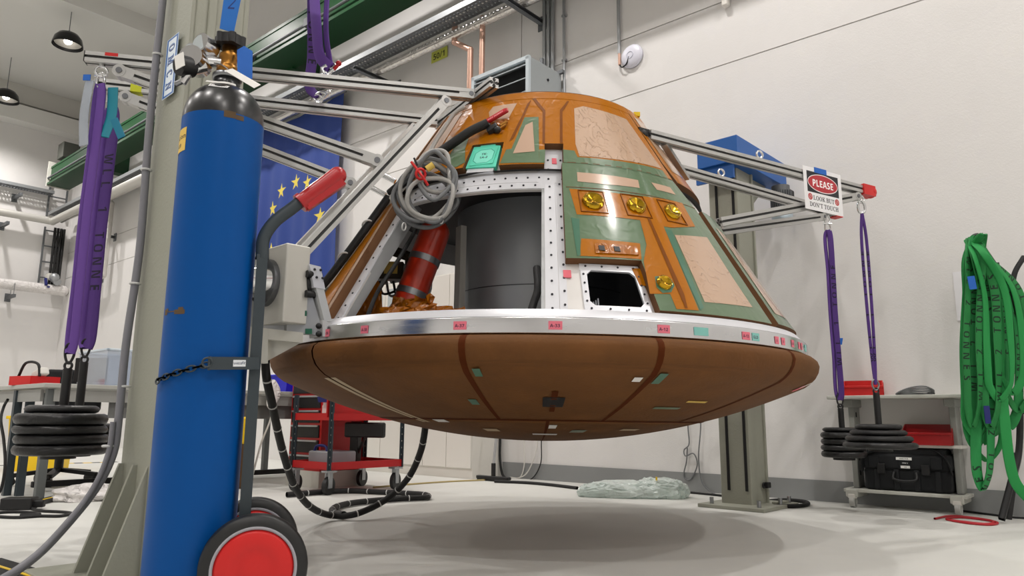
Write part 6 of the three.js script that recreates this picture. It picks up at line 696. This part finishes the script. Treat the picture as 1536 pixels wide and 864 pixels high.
// office chair foot, yellow tub, floor marking
{ const b = thing('office_chair', 'black office chair on five casters beyond the workbench', 'chair', atH(85, 726, 0).add(V(0, 0, 0)), 0.35); part('star_base', Array.from({ length: 5 }, (_, k) => { const a = k * Math.PI * 2 / 5; return bar(V(0, 0.11, 0), V(0.29 * Math.sin(a), 0.075, 0.29 * Math.cos(a)), 0.045, 0.03); }), M.blackPl, b); for (let k = 0; k < 5; k++) { const a = k * Math.PI * 2 / 5; part('caster', [cyl(0.03, 0.03, 0.05, 0.3 * Math.sin(a), 0.03, 0.3 * Math.cos(a), 0, a, Math.PI / 2, 18), cyl(0.012, 0.012, 0.05, 0.29 * Math.sin(a), 0.06, 0.29 * Math.cos(a))], M.blackPl, b); } part('gas_column', [cyl(0.032, 0.032, 0.14, 0, 0.18, 0), cyl(0.022, 0.022, 0.2, 0, 0.34, 0)], M.blackPl, b); part('seat', rbox(0.46, 0.09, 0.44, 0.04, 0, 0.46, 0), M.fabricBlack, b); part('backrest', rbox(0.42, 0.34, 0.06, 0.03, 0, 0.72, -0.24), M.fabricBlack, b); part('back_support', box(0.06, 0.24, 0.02, 0, 0.52, -0.26), M.blackPl, b); }
{ const b = thing('yellow_tub', 'bright yellow tub on the floor behind the office chair', 'tub', atH(58, 705, 0), 0.2); part('tub', prism([[-0.24, 0.5], [0.24, 0.5], [0.2, 0], [-0.2, 0]], 0.35).translate(0, 0, -0.17), M.yellow, b); part('rim', rbox(0.52, 0.03, 0.4, 0.008, 0, 0.5, 0), M.yellow, b); }
{ const b = thing('yellow_case', 'yellow and brown case standing between bottle trolley and bench', 'case', atH(352, 733, 0), HALL_TURN); part('body', rbox(0.12, 0.2, 0.2, 0.02, 0, 0.42, 0), M.yellow, b); part('lower_body', rbox(0.12, 0.32, 0.2, 0.02, 0, 0.16, 0), mat([86, 62, 34], 0.6), b); }
const tp = H(0, 0, 0); { const a = atH(-20, 699, 0), c = atH(176, 693, 0); const o = siteThing('floor_marking', 'yellow and black floor marking tape across the far floor', 'floor tape', a.clone()); const n = 14; for (let k = 0; k < n; k++) part(k % 2 ? 'black_block' : 'yellow_block', bar(lerp(a, c, k / n).setY(0.0015), lerp(a, c, (k + 1) / n).setY(0.0015), 0.09, 0.002), k % 2 ? M.black : M.yellow, o); }
{ const a = atH(-30, 846, 0), c = atH(75, 880, 0), o = siteThing('floor_mat_edge', 'black floor cable cover with yellow stripe at the lift base', 'cable cover', a.clone()); part('cover', bar(a.clone().setY(0.006), c.clone().setY(0.006), 0.13, 0.012), M.black, o); part('stripe', bar(a.clone().setY(0.013), c.clone().setY(0.013), 0.012, 0.002), M.yellow, o); }
{ const o = thing('storage_rack', 'white wire storage rack low along the far end wall', 'rack', H(-13.6, 0, 3.2), HALL_TURN); part('rack_frame', [box(0.4, 0.03, 3, 0, 0.8, 0), box(0.4, 0.03, 3, 0, 0.4, 0), box(0.4, 0.03, 3, 0, 0.1, 0)], M.offwhite, o); for (const z of [-1.5, -0.75, 0, 0.75, 1.5]) part('upright', [box(0.03, 0.85, 0.03, -0.18, 0.42, z), box(0.03, 0.85, 0.03, 0.18, 0.42, z)], M.offwhite, o); }
renderer.render(scene, camera);
